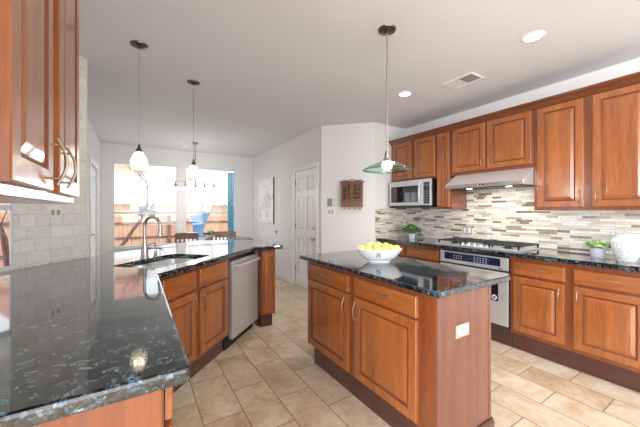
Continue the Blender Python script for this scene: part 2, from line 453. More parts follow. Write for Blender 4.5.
# back wall with two windows
W1 = (-.375, .74); W2 = (.89, 1.97); WZ0, WZ1 = .60, 2.255
wb = MB()
wb.box((XL-.15, YB, 0), (W1[0], YB+.15, CEIL)); wb.box((W1[1], YB, 0), (W2[0], YB+.15, CEIL)); wb.box((W2[1], YB, 0), (XD+.2, YB+.15, CEIL))
for a, b in (W1, W2):
    wb.box((a, YB, 0), (b, YB+.15, WZ0)); wb.box((a, YB, WZ1), (b, YB+.15, CEIL))
struct(wb.build('wall_back', m_wall))
# left dining wall with glazed door opening
LD0, LD1 = 5.40, 6.32
wl = MB()
wl.box((XL-.15, 3.3, 0), (XL, LD0, CEIL)); wl.box((XL-.15, LD1, 0), (XL, YB+.1, CEIL)); wl.box((XL-.15, LD0, 2.02), (XL, LD1, CEIL))
struct(wl.build('wall_left', m_wall))
# angled stone-tiled wall: local x along the wall, y outdoors
wt = thing('x', 'x', 'x'); COL.objects.unlink(wt); bpy.data.objects.remove(wt)
def tiled(name, x0, x1, z0, z1, th=.18, y0=0.0, m=None):
    o = MB().box((x0, y0, z0), (x1, y0+th, z1)).build(name, m or m_stone)
    o.location = (TA0.x, TA0.y, 0); o.rotation_euler = (0, 0, ANG_T); return o
wtm = MB()
TL = 1.1+(TB-TA).length
wtm.box((0, 0, 0), (.12, .15, CEIL)); wtm.prism([(1.098, 0), (TL, 0), (TL, .15), (1.25, .15)], 0, CEIL); wtm.box((.12, 0, 0), (1.098, .15, .93)); wtm.box((.12, 0, 2.12), (1.098, .15, CEIL))
o = wtm.build('wall_angled', m_stone); o.location = (TA0.x, TA0.y, 0); o.rotation_euler = (0, 0, ANG_T); struct(o)
# wall return behind end of the tiled wall
bx, by = TB.x, TB.y
struct(MB().prism([(bx, by), (bx+TN.x*.15, by+TN.y*.15), (XL-.15, 3.34), (XL-.15, 3.46), (XL, 3.46), (bx+.01, by+.02)], 0, CEIL).build('wall_return', m_wall))
# short wall carrying the left cabinets
struct(MB().box((XL-.14, .55, 0), (XL, 1.86, CEIL)).build('wall_left_near', m_wall))
struct(MB().box((-2.6, 1.86, 0), (XL, 1.96, CEIL)).build('wall_nook', m_wall))
# living side of the room, behind the camera, with window openings
wr = MB()
wr.box((-2.6, -3.6, 0), (3.75, -3.45, .35)); wr.box((-2.6, -3.6, 2.45), (3.75, -3.45, CEIL))
wr.box((-2.6, -3.6, .35), (-1.4, -3.45, 2.45)); wr.box((3.2, -3.6, .35), (3.75, -3.45, 2.45))
struct(wr.build('wall_rear', m_wall))
wq = MB()
wq.box((-2.6, -3.6, 0), (-2.45, 1.9, .3)); wq.box((-2.6, -3.6, 2.4), (-2.45, 1.9, CEIL))
wq.box((-2.6, -3.6, .3), (-2.45, -2.85, 2.4)); wq.box((-2.6, .25, .3), (-2.45, 1.9, 2.4))
struct(wq.build('wall_side_near', m_wall))

# baseboards
bb = MB()
def bboard(name, a, b, th=.014, h=.09):
    a = Vector(a); b = Vector(b); d = (b-a).normalized(); n = Vector((-d.y, d.x))
    m = MB().prism([tuple(a), tuple(b), tuple(b+n*th), tuple(a+n*th)], 0, h, .003)
    return struct(m.build(name, m_trimw))
bboard('baseboard_hall', (XD, 4.70), (XD, YB))
bboard('baseboard_back', (XD-.015, YB), (XL+.015, YB))
bboard('baseboard_left', (XL, YB-.02), (XL, LD1+.09))
bboard('baseboard_pantry', (2.93, 3.195), (2.39, 3.71))

# windows on the back wall
def window(name, x0, x1, z0, z1, y, rail=1.275, t=.022, flush=False):
    fr = MB(); d0, d1 = (y+.03, y+.10) if not flush else (y+.001, y+.014)
    fr.box((x0, d0, z0), (x0+t, d1, z1)); fr.box((x1-t, d0, z0), (x1, d1, z1)); fr.box((x0+t, d0, z1-t), (x1-t, d1, z1)); fr.box((x0+t, d0, z0), (x1-t, d1, z0+t))
    w0 = struct(fr.build(name, m_frame))
    if rail: MB().box((x0+t, y+(.002 if flush else .035), rail-.02), (x1-t, y+(.02 if flush else .09), rail+.02), .003).build('window_rail', m_frame, w0)
    MB().box((x0+t, y+(.004 if flush else .06), z0+t), (x1-t, y+(.008 if flush else .066), z1-t)).build('window_pane', m_pane, w0)
    MB().box((x0-(0 if flush else .02), y-(.002 if flush else .03), z0-.02), (x1+(0 if flush else .02), y+.03, z0), .002).build('window_sill', m_trimw, w0)
    return w0
window('window_1', W1[0], W1[1], WZ0, WZ1, YB)
window('window_2', W2[0], W2[1], WZ0, WZ1, YB)
w3 = window('window_3', .12, 1.098, .93, 2.12, 0, rail=1.325, t=.012, flush=True)
w3.location = (TA0.x, TA0.y, 0); w3.rotation_euler = (0, 0, ANG_T)

# pantry door (six panels) in the hall wall: local x -> -Y, y -> +X
dr = struct(MB().box((0, 0, 0), (.001, .001, .001)).build('door_1', m_trimw)); 
bpy.data.objects.remove(dr)
def six_panel(w, h):
    m = MB(); m.box((0, .018, 0), (w, .040, h))
    cols = [(.0, .085), (w/2-.045, w/2+.045), (w-.085, w)]
    rows = [(0, .20), (.86, .98), (1.55, 1.64), (h-.11, h)]
    for a, b in cols: m.box((a, 0, 0), (b, .0185, h))
    for a, b in rows: m.box((0, 0.0002, a), (w, .0185, b))
    for ci in range(2):
        for ri in range(3):
            x0, x1 = cols[ci][1], cols[ci+1][0]; z0, z1 = rows[ri][1], rows[ri+1][0]
            m.door(x0+.016, x1-.016, z0+.016, z1-.016, y=.003, th=.0155, loops=[(0, .012), (.018, 0), (.02, 0)])
    return m
d1 = struct(six_panel(.70, 1.985).build('door_1', m_trimw)); d1.location = (XD+.012, DY1-.01, .008); d1.rotation_euler = (0, 0, -PI/2)
k = MB().lathe([(0, -.055), (.02, -.055), (.027, -.04), (.022, -.02), (.01, -.014), (.01, -.006), (.028, -.005), (.028, 0)], (.63, 0, .85), 20, 'y').build('door_knob', m_nickel, d1, True)
MB().lathe([(0, -.02), (.018, -.02), (.024, -.006), (.026, 0)], (.63, 0, 1.02), 20, 'y').build('deadbolt', m_nickel, d1, True)
for zz in (.25, 1.0, 1.75): MB().box((-.008, -.006, zz), (.006, .004, zz+.09)).build('hinge', m_bronze, d1)
cs = MB()
cs.box((XD-.016, DY0-.07, 0), (XD, DY0, DZ+.07), .003); cs.box((XD-.016, DY1, 0), (XD, DY1+.07, DZ+.07), .003); cs.box((XD-.016, DY0, DZ), (XD, DY1, DZ+.07), .003)
struct(cs.build('trim_1', m_trimw))

# patio door with glass panes in the left dining wall: local x -> +Y, y -> -X
w_, h_ = LD1-LD0, 2.0
m = MB(); m.box((0, 0, 0), (.11, .04, h_)); m.box((w_-.11, 0, 0), (w_, .04, h_)); m.box((.11, 0, 0), (w_-.11, .04, .22)); m.box((.11, 0, h_-.13), (w_-.11, .04, h_))
d2 = struct(m.build('door_2', m_trimw)); d2.location = (XL-.02, LD0, .006); d2.rotation_euler = (0, 0, PI/2)
MB().box((.11, .017, .22), (w_-.11, .023, h_-.13)).build('glass_pane', m_pane, d2)
mm = MB()
for i in range(1, 3): x = .11+(w_-.22)*i/3; mm.box((x-.01, .006, .22), (x+.01, .034, h_-.13))
for i in range(1, 5): z = .22+(h_-.35)*i/5; mm.box((.11, .0062, z-.01), (w_-.11, .0338, z+.01))
mm.build('muntin', m_trimw, d2)
kk = MB(); kk.lathe([(0.0, -.012), (.026, -.012), (.026, 0)], (.06, 0, .95), 18, 'y'); kk.tube([(.06, 0, .95), (.06, -.05, .95), (.075, -.055, .95), (.16, -.052, .95)], .008)
kk.build('door_handle', m_bronze, d2, True)
MB().lathe([(0.0, -.014), (.02, -.014), (.026, 0)], (.06, 0, 1.1), 18, 'y').build('deadbolt', m_bronze, d2, True)
cs = MB()
cs.box((XL, LD0-.08, 0), (XL+.018, LD0, 2.10), .003); cs.box((XL, LD1, 0), (XL+.018, LD1+.08, 2.10), .003); cs.box((XL, LD0, 2.02), (XL+.018, LD1, 2.10), .003)
struct(cs.build('trim_2', m_trimw))

# ------------------------------------------------------------------ cabinet helpers
DRAW = [(0, .004), (.005, 0), (.012, -.0005)]
def pull_v(x, z0, z1, y, parent, r=.0038, out=.032):
    zc = (z0+z1)/2; h = (z1-z0)/2
    pts = [(x, y+.004, z0+h*.12)]
    for i in range(0, 13):
        a = -1+2*i/12; pts.append((x, y-out*(1-a*a)**.5*.999-.001 if abs(a) < 1 else y-.012, zc+h*a))
    pts.append((x, y+.004, z1-h*.12))
    # arched bar with two posts
    m = MB(); arc = [(x, y-.012-(out-.012)*math.cos(a*PI/2), zc+h*a) for a in [(-1+2*i/14) for i in range(15)]]
    m.tube(arc, r, 8)
    for q in (-.72, .72): m.tube([(x, y+.003, zc+h*q), (x, y-.012-(out-.012)*math.cos(q*PI/2), zc+h*q)], r*.9, 8)
    return m.build('handle', m_pull, parent, True)
def pull_h(xc, z, y, parent, w=.13, r=.0035, out=.026):
    m = MB(); h = w/2
    arc = [(xc+h*a, y-.012-(out-.012)*math.cos(a*PI/2), z) for a in [(-1+2*i/14) for i in range(15)]]
    m.tube(arc, r, 8)
    for q in (-.72, .72): m.tube([(xc+h*q, y+.003, z), (xc+h*q, y-.012-(out-.012)*math.cos(q*PI/2), z)], r*.9, 8)
    return m.build('handle', m_pull, parent, True)
def mkdoor(root, x0, x1, z0, z1, handle=None, hz=None, y=-.02, mat=None):
    d = MB().door(x0, x1, z0, z1, y=y, th=.019).build('door', mat or m_wood, root)
    d.data.materials.append(m_glaze)
    if handle is not None:
        hx = x0+.028 if handle == 'l' else x1-.028
        pull_v(hx, hz[0], hz[1], y, d)
    return d
def mkdrawer(root, x0, x1, z0, z1, handle=True, y=-.02):
    d = MB().door(x0, x1, z0, z1, y=y, th=.019, loops=DRAW).build('drawer', m_woodh, root)
    if handle: pull_h((x0+x1)/2, (z0+z1)/2+.01, y, d)
    return d

R90 = -PI/2   # front faces -X ; local x -> -Y
# -------- upper cabinets on the range wall, front face frame at X=3.27
XF = 3.27
def upper(label, yl, yr, z0, z1, doors, open_bottom=True):
    t = thing('wall_cabinet', label, 'cabinet', (XF, yl, z0), R90, 'cherry wall cabinets along the range wall')
    W = yl-yr; H = z1-z0; D = XR-XF-.004
    MB().box((.001, 0, 0), (W-.001, D, H), .002).build('body', m_woodf, t)
    for (a, b, c, d, hd) in doors:
        mkdoor(t, yl-a, yl-b, c-z0, d-z0, hd, (c-z0+.03, c-z0+.15) if hd else None)
    return t
upper('cherry wall cabinet of two short doors above the microwave, farthest left', 3.165, 2.382, 1.735, 2.30,
      [(3.118, 2.78, 1.757, 2.285, 'r'), (2.728, 2.40, 1.757, 2.285, 'l')])
upper('very narrow tall cherry wall cabinet with one slim door between microwave and range hood', 2.380, 2.172, 1.335, 2.30,
      [(2.364, 2.195, 1.357, 2.285, None)])
upper('cherry wall cabinet of two short doors directly above the range hood', 2.170, 1.298, 1.735, 2.30,
      [(2.154, 1.763, 1.768, 2.285, 'r'), (1.736, 1.315, 1.768, 2.285, 'l')])
upper('large tall cherry wall cabinet of two doors right of the range hood', 1.296, .47, 1.312, 2.30,
      [(1.264, .924, 1.340, 2.28, 'r'), (.865, .51, 1.340, 2.28, 'l')])
cm = MB().profile_x([(0, 0), (-.012, 0), (-.02, .012), (-.028, .018), (-.045, .04), (-.062, .048), (-.07, .066), (.02, .066), (.02, 0)], 0, 3.165-.47)
o = cm.build('crown_molding', m_crown); o.location = (XF, 3.165, 2.285); o.rotation_euler = (0, 0, R90)
# sit on the top of the doors: keep clear of the frames
tag(o, 'dark cherry crown molding running along the tops of the range wall cabinets', 'molding')

# -------- microwave
mw = thing('microwave', 'stainless over-the-counter microwave oven hung below the leftmost wall cabinet', 'microwave', (3.175, 3.11, 1.352), R90)
W = .71; H = .373
MB().box((0, .03, 0), (W, .405, H), .003).build('casing', m_black, mw)
fr = MB().box((0, 0, .03), (W, .029, H), .004).build('door', m_steel, mw)
lab(fr, 'brushed stainless microwave front')
MB().box((.03, -.003, .075), (.51, .0, .30), .001).build('window', m_dglass, fr)
hp = [(.565, -.005, .045), (.562, -.035, .07), (.56, -.045, .19), (.562, -.035, .31), (.565, -.005, .335)]
MB().tube(hp, .011, 10).build('handle', m_steel, fr, True)
MB().box((.60, -.003, .05), (.69, .0, .33), .001).build('control_panel', m_dglass, mw)
bt = MB()
for r in range(5):
    for c_ in range(3): bt.box((.611+c_*.026, -.005, .07+r*.034), (.627+c_*.026, -.0032, .088+r*.034))
bt.build('keypad', plain('keypad_grey', srgb(90, 100, 115), .4), mw)
MB().box((.608, -.005, .275), (.682, -.0032, .312)).build('display', plain('lcd', srgb(70, 90, 120), .2), mw)
MB().box((0, .0, .0), (W, .03, .028), .003).build('vent_grille', m_iron, mw)

# -------- range hood
hood = thing('range_hood', 'low stainless range hood under the short double cabinet over the cooktop', 'range hood', (3.06, 2.118, 1.563), R90)
W = 2.118-1.300
m = MB().profile_x([(0, 0), (0, .038), (.205, .168), (.52, .168), (.52, 0)], 0, W)
hb = m.build('canopy', m_steel, hood)
MB().box((.0, -.004, .002), (W, -.0002, .036), .001).build('front_lip', m_chrome, hood)
MB().box((.05, .06, -.006), (W-.05, .42, -.0005)).build('filter', m_iron, hood)
for i in range(3): MB().box((W/2-.05+i*.035, -.007, .013), (W/2-.03+i*.035, -.0042, .024)).build('button', m_black, hood)

for x in (.2, W-.2):
    MB().lathe([(0, -.009), (.028, -.009), (.03, -.0065), (.03, -.0061)], (x, .16, 0), 20).build('lamp', m_bulb, hood)
area('hood_glow', (3.24, 1.71, 1.548), (0, 0, 0), .08, .5, 2.6, (1, .92, .8))
# -------- backsplash
bs = MB().box((XR-.012, .47, .914), (XR-.001, YS-.001, 1.74)).build('mosaic_backsplash', m_mosaic_y)
tag(bs, 'beige and brown linear strip mosaic backsplash behind the cooktop', 'backsplash')
bs2 = MB().box((2.952, YS-.011, .914), (XR-.013, YS-.001, 1.35)).build('mosaic_backsplash', m_mosaic_x)
tag(bs2, 'short piece of strip mosaic backsplash on the end wall below the microwave', 'backsplash')
def outlet(name, label, loc, rz, mat=m_offwhite, parent=None, w=.075, h=.115, n=2, horiz=False):
    t = thing(name, label, 'outlet', loc, rz) if parent is None else None
    pl = MB().box((-w/2, -.006, -h/2), (w/2, 0, h/2), .002).build('cover_plate', mat, t)
    return t
ot = thing('power_outlet', 'white outlet plate on the strip mosaic behind the cooktop', 'outlet', (XR-.0125, 2.16, 1.06), R90)
MB().box((-.06, -.006, -.055), (.06, 0, .055), .002).build('cover_plate', m_offwhite, ot)
for dx in (-.028, .028): MB().box((dx-.017, -.009, -.033), (dx+.017, -.0062, .033), .001).build('socket', m_white, ot)

# -------- base run along the range wall
XB = 3.015      # face frame plane ; fronts come out to 2.995
def base_cab(label, yl, yr, fronts, zt=.872):
    t = thing('base_cabinet', label, 'cabinet', (XB, yl, 0), R90, 'cherry base cabinets along the range wall')
    W = yl-yr
    MB().box((.001, 0, .155), (W-.001, XR-XB-.004, zt), .002).build('body', m_woodf, t)
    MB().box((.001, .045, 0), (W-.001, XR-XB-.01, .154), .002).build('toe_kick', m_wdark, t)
    for kind, a, b, c, d, hd in fronts:
        if kind == 'w': mkdrawer(t, yl-a, yl-b, c, d)
        else: mkdoor(t, yl-a, yl-b, c, d, hd, (d-.15, d-.03) if hd else None)
    return t
base_cab('cherry base cabinet with drawers left of the wall oven, behind the fruit bowl', 3.17, 2.145,
         [('w', 3.13, 2.68, .722, .834, 0), ('w', 2.65, 2.165, .722, .834, 0), ('d', 3.13, 2.68, .192, .695, 'r'), ('d', 2.65, 2.165, .192, .695, 'l')])
base_cab('cherry base cabinet of two drawers over two doors right of the wall oven', 1.392, .47,
         [('w', 1.357, .972, .716, .832, 0), ('w', .912, .50, .716, .832, 0), ('d', 1.357, .975, .192, .692, 'r'), ('d', .912, .50, .192, .692, 'l')])
# oven
ov = thing('wall_oven', 'stainless built-in oven under the cooktop between the base cabinets', 'oven', (2.995, 2.134, .165), R90)
W = .732
MB().box((0, .02, 0), (W, .55, .69)).build('casing', m_iron, ov)
lab(MB().box((0, 0, .565), (W, .019, .69), .003).build('control_panel', m_steel, ov), 'stainless control panel')
MB().box((.055, -.002, .60), (W-.07, -.0001, .675)).build('display', m_display, ov)
mt = MB()
for i in range(4):
    for j in range(2): mt.box((.17+i*.028, -.0035, .618+j*.025), (.182+i*.028, -.0021, .626+j*.025))
mt.build('touch_print', plain('button_print', srgb(190, 205, 225), .5), ov); mt = MB()
for i in range(5):
    for j in range(3): mt.box((.40+i*.03, -.0035, .61+j*.02), (.412+i*.03, -.0021, .617+j*.02))
mt.build('touch_print', bpy.data.materials['button_print'], ov)
dd = MB().box((0, 0, .03), (W, .019, .545), .004).build('door', m_steel, ov)
lab(dd, 'stainless oven door')
MB().box((.09, -.002, .255), (W-.09, -.0001, .49)).build('window', m_dglass, dd)
MB().lathe([(0, -.0045), (.026, -.0045), (.026, -.0021)], (W-.125, 0, .29), 20, 'y').build('sticker', plain('sticker_paper', srgb(215, 205, 230), .5), dd)
MB().lathe([(0, -.0055), (.014, -.0055), (.014, -.0046)], (W-.125, 0, .29), 20, 'y').build('sticker_print', plain('sticker_ink', srgb(110, 80, 140), .5), dd)
hh = MB().tube([(.06, -.045, .52), (W-.06, -.045, .52)], .011, 12)
for x in (.09, W-.09): hh.tube([(x, 0, .52), (x, -.045, .52)], .008, 8)
hh.build('handle', m_steel, dd, True)
MB().box((0, .004, 0), (W, .019, .027), .002).build('vent_grille', m_iron, ov)
MB().box((W-.09, -.003, .575), (W-.05, -.0002, .583)).build('badge', m_ink, ov)
# filler strips and toe board under the oven
tk = MB().box((.003, .045, 0), (.749, .55, .154), .002)
tko = tk.build('toe_board', m_wdark); tko.location = (XB, 2.144, 0); tko.rotation_euler = (0, 0, R90)
tag(tko, 'dark toe board on the floor directly under the built-in oven', 'toe board')

# range countertop (counter front X 2.965)
ct = MB().box((2.965, .45, .874), (XR-.002, YS-.002, .914), .006).build('countertop', m_granite)
tag(ct, 'dark polished granite countertop along the range wall under the cooktop', 'countertop')

# cooktop
ck = thing('gas_cooktop', 'stainless gas cooktop with black grates set in the range wall countertop', 'cooktop', (3.05, 2.23, .914), R90)
W = .90; D = .46
MB().box((0, 0, 0), (W, D, .014), .005).build('tray', m_steel, ck)
for i in range(5):
    x = .30+i*.07
    MB().lathe([(.021, .0145), (.021, .022), (.018, .04), (.014, .044), (0, .044)], (x, .055, 0), 20).build('knob', m_chrome, ck, True)
burn = [(.16, .13), (.16, .34), (.45, .30), (.74, .13), (.74, .34)]
for (x, y) in burn:
    MB().lathe([(.045, .0145), (.045, .022), (.03, .026), (.03, .034), (0, .036)], (x, y, 0), 24).build('burner', m_black, ck, True)
for (x0, x1, y0, y1) in ((.02, .295, .03, .44), (.305, .595, .115, .44), (.605, .88, .03, .44)):
    g = MB(); z = .044; b = .007
    for (p, q) in (((x0, y0), (x1, y0)), ((x0, y1), (x1, y1)), ((x0, y0), (x0, y1)), ((x1, y0), (x1, y1)), ((x0, (y0+y1)/2), (x1, (y0+y1)/2)),
                   (((x0+x1)/2, y0), ((x0+x1)/2, y1)), ((x0+(x1-x0)*.25, y0), (x0+(x1-x0)*.25, y1)), ((x0+(x1-x0)*.75, y0), (x0+(x1-x0)*.75, y1))):
        g.box((p[0]-b, p[1]-b, z), (q[0]+b, q[1]+b, z+.012))
    for (px_, py_) in ((x0, y0), (x1, y0), (x0, y1), (x1, y1)): g.box((px_-b, py_-b, .0145), (px_+b, py_+b, z))
    g.build('grate', m_iron, ck)

# ------------------------------------------------------------------ island
IX, IY0, IY1 = 1.268, .93, 2.215
isl = thing('kitchen_island', 'cherry kitchen island cabinet with two drawers, two doors and mahogany end panel', 'kitchen island', (IX, IY1, 0), R90)
W = IY1-IY0; D = 1.745-IX
MB().box((0, 0, .16), (W-.001, D, .881), .002).build('body', m_woodf, isl)
lab(MB().box((W, .0, .02), (W+.012, D, .881), .002).build('end_panel', m_wpanel, isl), 'smooth mahogany brown end panel')
MB().box((.0, D-.012, .02), (W+.016, D+.012, .881), .002).build('back_panel', m_wpanel, isl)
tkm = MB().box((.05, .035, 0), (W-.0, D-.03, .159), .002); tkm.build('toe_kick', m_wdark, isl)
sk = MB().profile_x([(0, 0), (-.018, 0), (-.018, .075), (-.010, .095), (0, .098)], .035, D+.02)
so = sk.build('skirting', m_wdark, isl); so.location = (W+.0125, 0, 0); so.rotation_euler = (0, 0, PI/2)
mkdrawer(isl, IY1-2.185, IY1-1.622, .735, .852); mkdrawer(isl, IY1-1.555, IY1-1.035, .735, .852)
mkdoor(isl, IY1-2.185, IY1-1.622, .180, .722, 'r', (.56, .70)); mkdoor(isl, IY1-1.555, IY1-1.035, .180, .722, 'l', (.56, .70))
op = MB().box((1.414-IX-.0, W+.0125, 0), (1.53-IX, W+.02, 1), 0); op.bm.free()
pl = MB().box((W+.0125, .145, .634), (W+.019, .262, .703), .002).build('outlet_plate', m_offwhite, isl)
lab(pl, 'almond double outlet plate')
for dy in (-.024, .024): MB().box((W+.0192, .2035+dy-.014, .647), (W+.022, .2035+dy+.014, .69), .001).build('socket', m_white, pl)
ic = MB().prism([(1.225, .88), (1.905, .88), (1.905, 2.285), (1.225, 2.285)], .882, .914, .006, 3).build('countertop', m_granite)
tag(ic, 'dark polished granite slab on top of the kitchen island', 'countertop')

# bowl of lemons
BX, BY, BZ = 1.585, 1.665, .914
bowl = thing('fruit_bowl', 'wide white boat-shaped ceramic bowl holding lemons on the island', 'bowl', (BX, BY, BZ))
bowl.rotation_euler = (0, 0, math.radians(-32.17))
prof = [(0, .0), (.084, 0), (.088, .005), (.085, .010), (.115, .026), (.142, .050), (.164, .080), (.175, .096), (.179, .101), (.174, .103), (.158, .080), (.135, .052), (.105, .032), (.05, .02), (0, .018)]
bo = MB().lathe(prof, (0, 0, 0), 48, sx=1.0, sy=.62).build('bowl_body', m_white, bowl, True)
# round emblem print with letter R on the front of the bowl, wrapped to the surface
def bowl_pt(x, z, off=.0012):
    for (r0, h0), (r1, h1) in zip(prof[3:8], prof[4:9]):
        if h0 <= z <= h1: r = r0+(r1-r0)*(z-h0)/(h1-h0)
    yy = -math.sqrt(max(0, 1-(x/r)**2))*r*.62
    return Vector((x, yy-off, z))
em = MB()
def ribbon(pts2, wdt=.003):
    pts = [bowl_pt(x, z) for x, z in pts2]; em.tube(pts, wdt/2, 6)
cz, cx0 = .060, -.022
ribbon([(cx0-.012, cz-.016+i*.0064) for i in range(6)], .005)
ribbon([(cx0-.012, cz+.016), (cx0-.002, cz+.017), (cx0+.009, cz+.014), (cx0+.012, cz+.010), (cx0+.008, cz+.002), (cx0-.002, cz-.001), (cx0-.012, cz-.001)], .005)
ribbon([(cx0-.002, cz-.001), (cx0+.006, cz-.010), (cx0+.016, cz-.016)], .005)
em.build('letter_print', m_ink, bowl)
M = NT('lemon_peel')
v = M.coords(); nz = M.n('ShaderNodeTexNoise', Scale=160.0, Detail=2.0); M.l(v, nz.inputs['Vector'])
n2 = M.n('ShaderNodeTexNoise', Scale=12.0); M.l(v, n2.inputs['Vector'])
M.l(M.ramp(n2.outputs['Fac'], [(.35, srgb(240, 208, 110)), (.65, srgb(250, 230, 150))]), M.b.inputs['Base Color'])
M.b.inputs['Roughness'].default_value = .4; M.b.inputs['Subsurface Weight'].default_value = .1; M.bump(nz.outputs['Fac'], .25, .002)
m_lemon = M.m
m_stem = plain('lemon_stem', srgb(110, 120, 50), .7)
lem = tag(MB().ellipsoid((0, 0, 0), .027, .027, .032, 20, 14, nub=.14).build('lemon', m_lemon, None, True), '', 'lemon')
cr, sr = math.cos(math.radians(-32.17)), math.sin(math.radians(-32.17))
lspots = [(-.118, 0, .108, 'leftmost lemon resting against the rim of the white bowl'), (-.075, -.035, .113, 'front lemon, second from the left in the white bowl'), (-.062, .03, .138, 'raised lemon at the left peak of the pile in the white bowl'),
          (-.02, -.04, .116, 'front lemon just left of the middle of the white bowl'), (-.005, .012, .142, 'lemon on top of the pile near the middle of the white bowl'), (.035, -.038, .114, 'front lemon just right of the middle of the white bowl'),
          (.05, .02, .138, 'raised lemon right of the middle peak in the white bowl'), (.088, -.028, .112, 'front lemon, second from the right in the white bowl'), (.12, .006, .110, 'rightmost lemon at the rim of the white bowl'),
          (-.03, .062, .112, 'back lemon behind the middle of the white bowl'), (.09, .048, .108, 'back lemon near the right end of the white bowl')]
LP = [[q[0]*1.12, q[1], q[2]-.02] for q in lspots]+[[-.08, 0, .05], [-.03, .0, .047], [.03, 0, .047], [.085, .0, .05]]
for it in range(400):
    for i in range(len(LP)):
        for j in range(i):
            d_ = Vector(LP[i])-Vector(LP[j]); l_ = d_.length
            if l_ < .0535:
                d_ = d_.normalized()*(.0535-l_)*.5
                for k_ in range(3): LP[i][k_] += d_[k_]; LP[j][k_] -= d_[k_]
    for q in LP:
        R_ = .07+max(0, min(1, (q[2]-.03)/.07))*.084   # keep inside the bowl wall
        e_ = math.hypot(q[0]/R_, q[1]/(R_*.5))
        if e_ > 1: q[0] /= e_; q[1] /= e_
        q[2] = min(max(q[2], .046), .128)
lspots = [(LP[i][0], LP[i][1], max(LP[i][2], .1), lspots[i][3]) for i in range(len(lspots))]
for i, (x, y, z, lb) in enumerate(lspots):
    o = lem if i == 0 else lem.copy()
    if i: COL.objects.link(o)
    o.location = (BX+x*cr-y*sr, BY+x*sr+y*cr, BZ+z)
    o.rotation_euler = (random.uniform(.9, 1.9), random.uniform(-.5, .5), random.uniform(0, 6.28))
    o['label'] = lb; o['group'] = 'lemons piled in the white bowl'
# fruit under the visible ones that carries them
for i, (x, y, z) in enumerate(LP[len(lspots):]):
    o = lem.copy(); COL.objects.link(o); o.location = (BX+x*cr-y*sr, BY+x*sr+y*cr, BZ+z); o.rotation_euler = (1.5, 0, i)
    o['label'] = 'lemon buried under the others at the bottom of the white bowl'

# ------------------------------------------------------------------ peninsula
P0 = Vector((.11, 2.06)); S45 = math.sqrt(.5)
def sn(s, n): return (P0.x+S45*(s-n), P0.y+S45*(s+n))
outer = [(.118, .785), (.118, 2.062), (1.08, 3.03+.02), (1.425, 3.05), (1.425, 3.78), (1.30, 3.98), (.64, 4.16), (TB.x+.004, TB.y-.002), (TA0.x+.006, TA0.y+.115), (TA0.x+.006, 1.965), (XL+.003, 1.965), (XL+.003, .785)]
# round the near corner
def rounded(p, r, a0, a1, n=6): return [(p[0]+r*math.cos(a0+(a1-a0)*i/n), p[1]+r*math.sin(a0+(a1-a0)*i/n)) for i in range(n+1)]
cnr = rounded((.118-.018, .785+.018), .018, -PI/2, 0)
outer_r = cnr+outer[1:]
pc = MB()
# top slab with a cut-out for the sink
def slab_with_hole(mb, outer, hole, z0, z1, bev):
    bm = mb.bm
    def ring(pts, z): return [bm.verts.new((x, y, z)) for x, y in pts]
    def offs(pts, d):
        n = len(pts); out = []
        for i in range(n):
            p = Vector(pts[i]); a = (p-Vector(pts[i-1])).normalized(); b = (Vector(pts[(i+1) % n])-p).normalized()
            na = Vector((-a.y, a.x)); nb = Vector((-b.y, b.x)); m = (na+nb); m = m/max(.35, m.length_squared/2) if m.length else na
            q = p+m*d; out.append((q.x, q.y))
        return out
    # outer edge profile (ccw): bullnose
    prof = [(bev, z0), (bev*.3, z0+bev*.3), (0, z0+bev), (0, z1-bev), (bev*.3, z1-bev*.3), (bev, z1)]
    rings = [ring(offs(outer, d), z) for d, z in prof]
    n = len(outer)
    for A, B in zip(rings, rings[1:]):
        for i in range(n): bm.faces.new((A[i], A[(i+1) % n], B[(i+1) % n], B[i]))
    ht, hb = ring(hole, z1), ring(hole, z0); k = len(hole)
    for i in range(k): bm.faces.new((ht[i], ht[(i+1) % k], hb[(i+1) % k], hb[i]))
    for R, Hh in ((rings[-1], ht), (rings[0], hb)):
        es = []
        for L in (R, Hh):
            for i in range(len(L)):
                e = bm.edges.get((L[i], L[(i+1) % len(L)])) or bm.edges.new((L[i], L[(i+1) % len(L)])); es.append(e)
        bmesh.ops.triangle_fill(bm, edges=es, use_beauty=True)
SH = (.14, .78, .13, .53)  # s0 s1 n0 n1
def rrect(s0, s1, n0, n1, r, q=4):
    pts = []
    for (cs_, cn_, a) in ((s1-r, n1-r, 0), (s0+r, n1-r, PI/2), (s0+r, n0+r, PI), (s1-r, n0+r, 1.5*PI)):
        for i in range(q+1):
            an = a+PI/2*i/q; pts.append((cs_+r*math.cos(an), cn_+r*math.sin(an)))
    return pts
hole = [sn(*p) for p in rrect(*SH, .06)]
slab_with_hole(pc, outer_r, hole, .874, .914, .010)
pco = pc.build('countertop', m_granite, None, False)
tag(pco, 'large dark polished granite peninsula countertop with undermount sink cut-out', 'countertop')

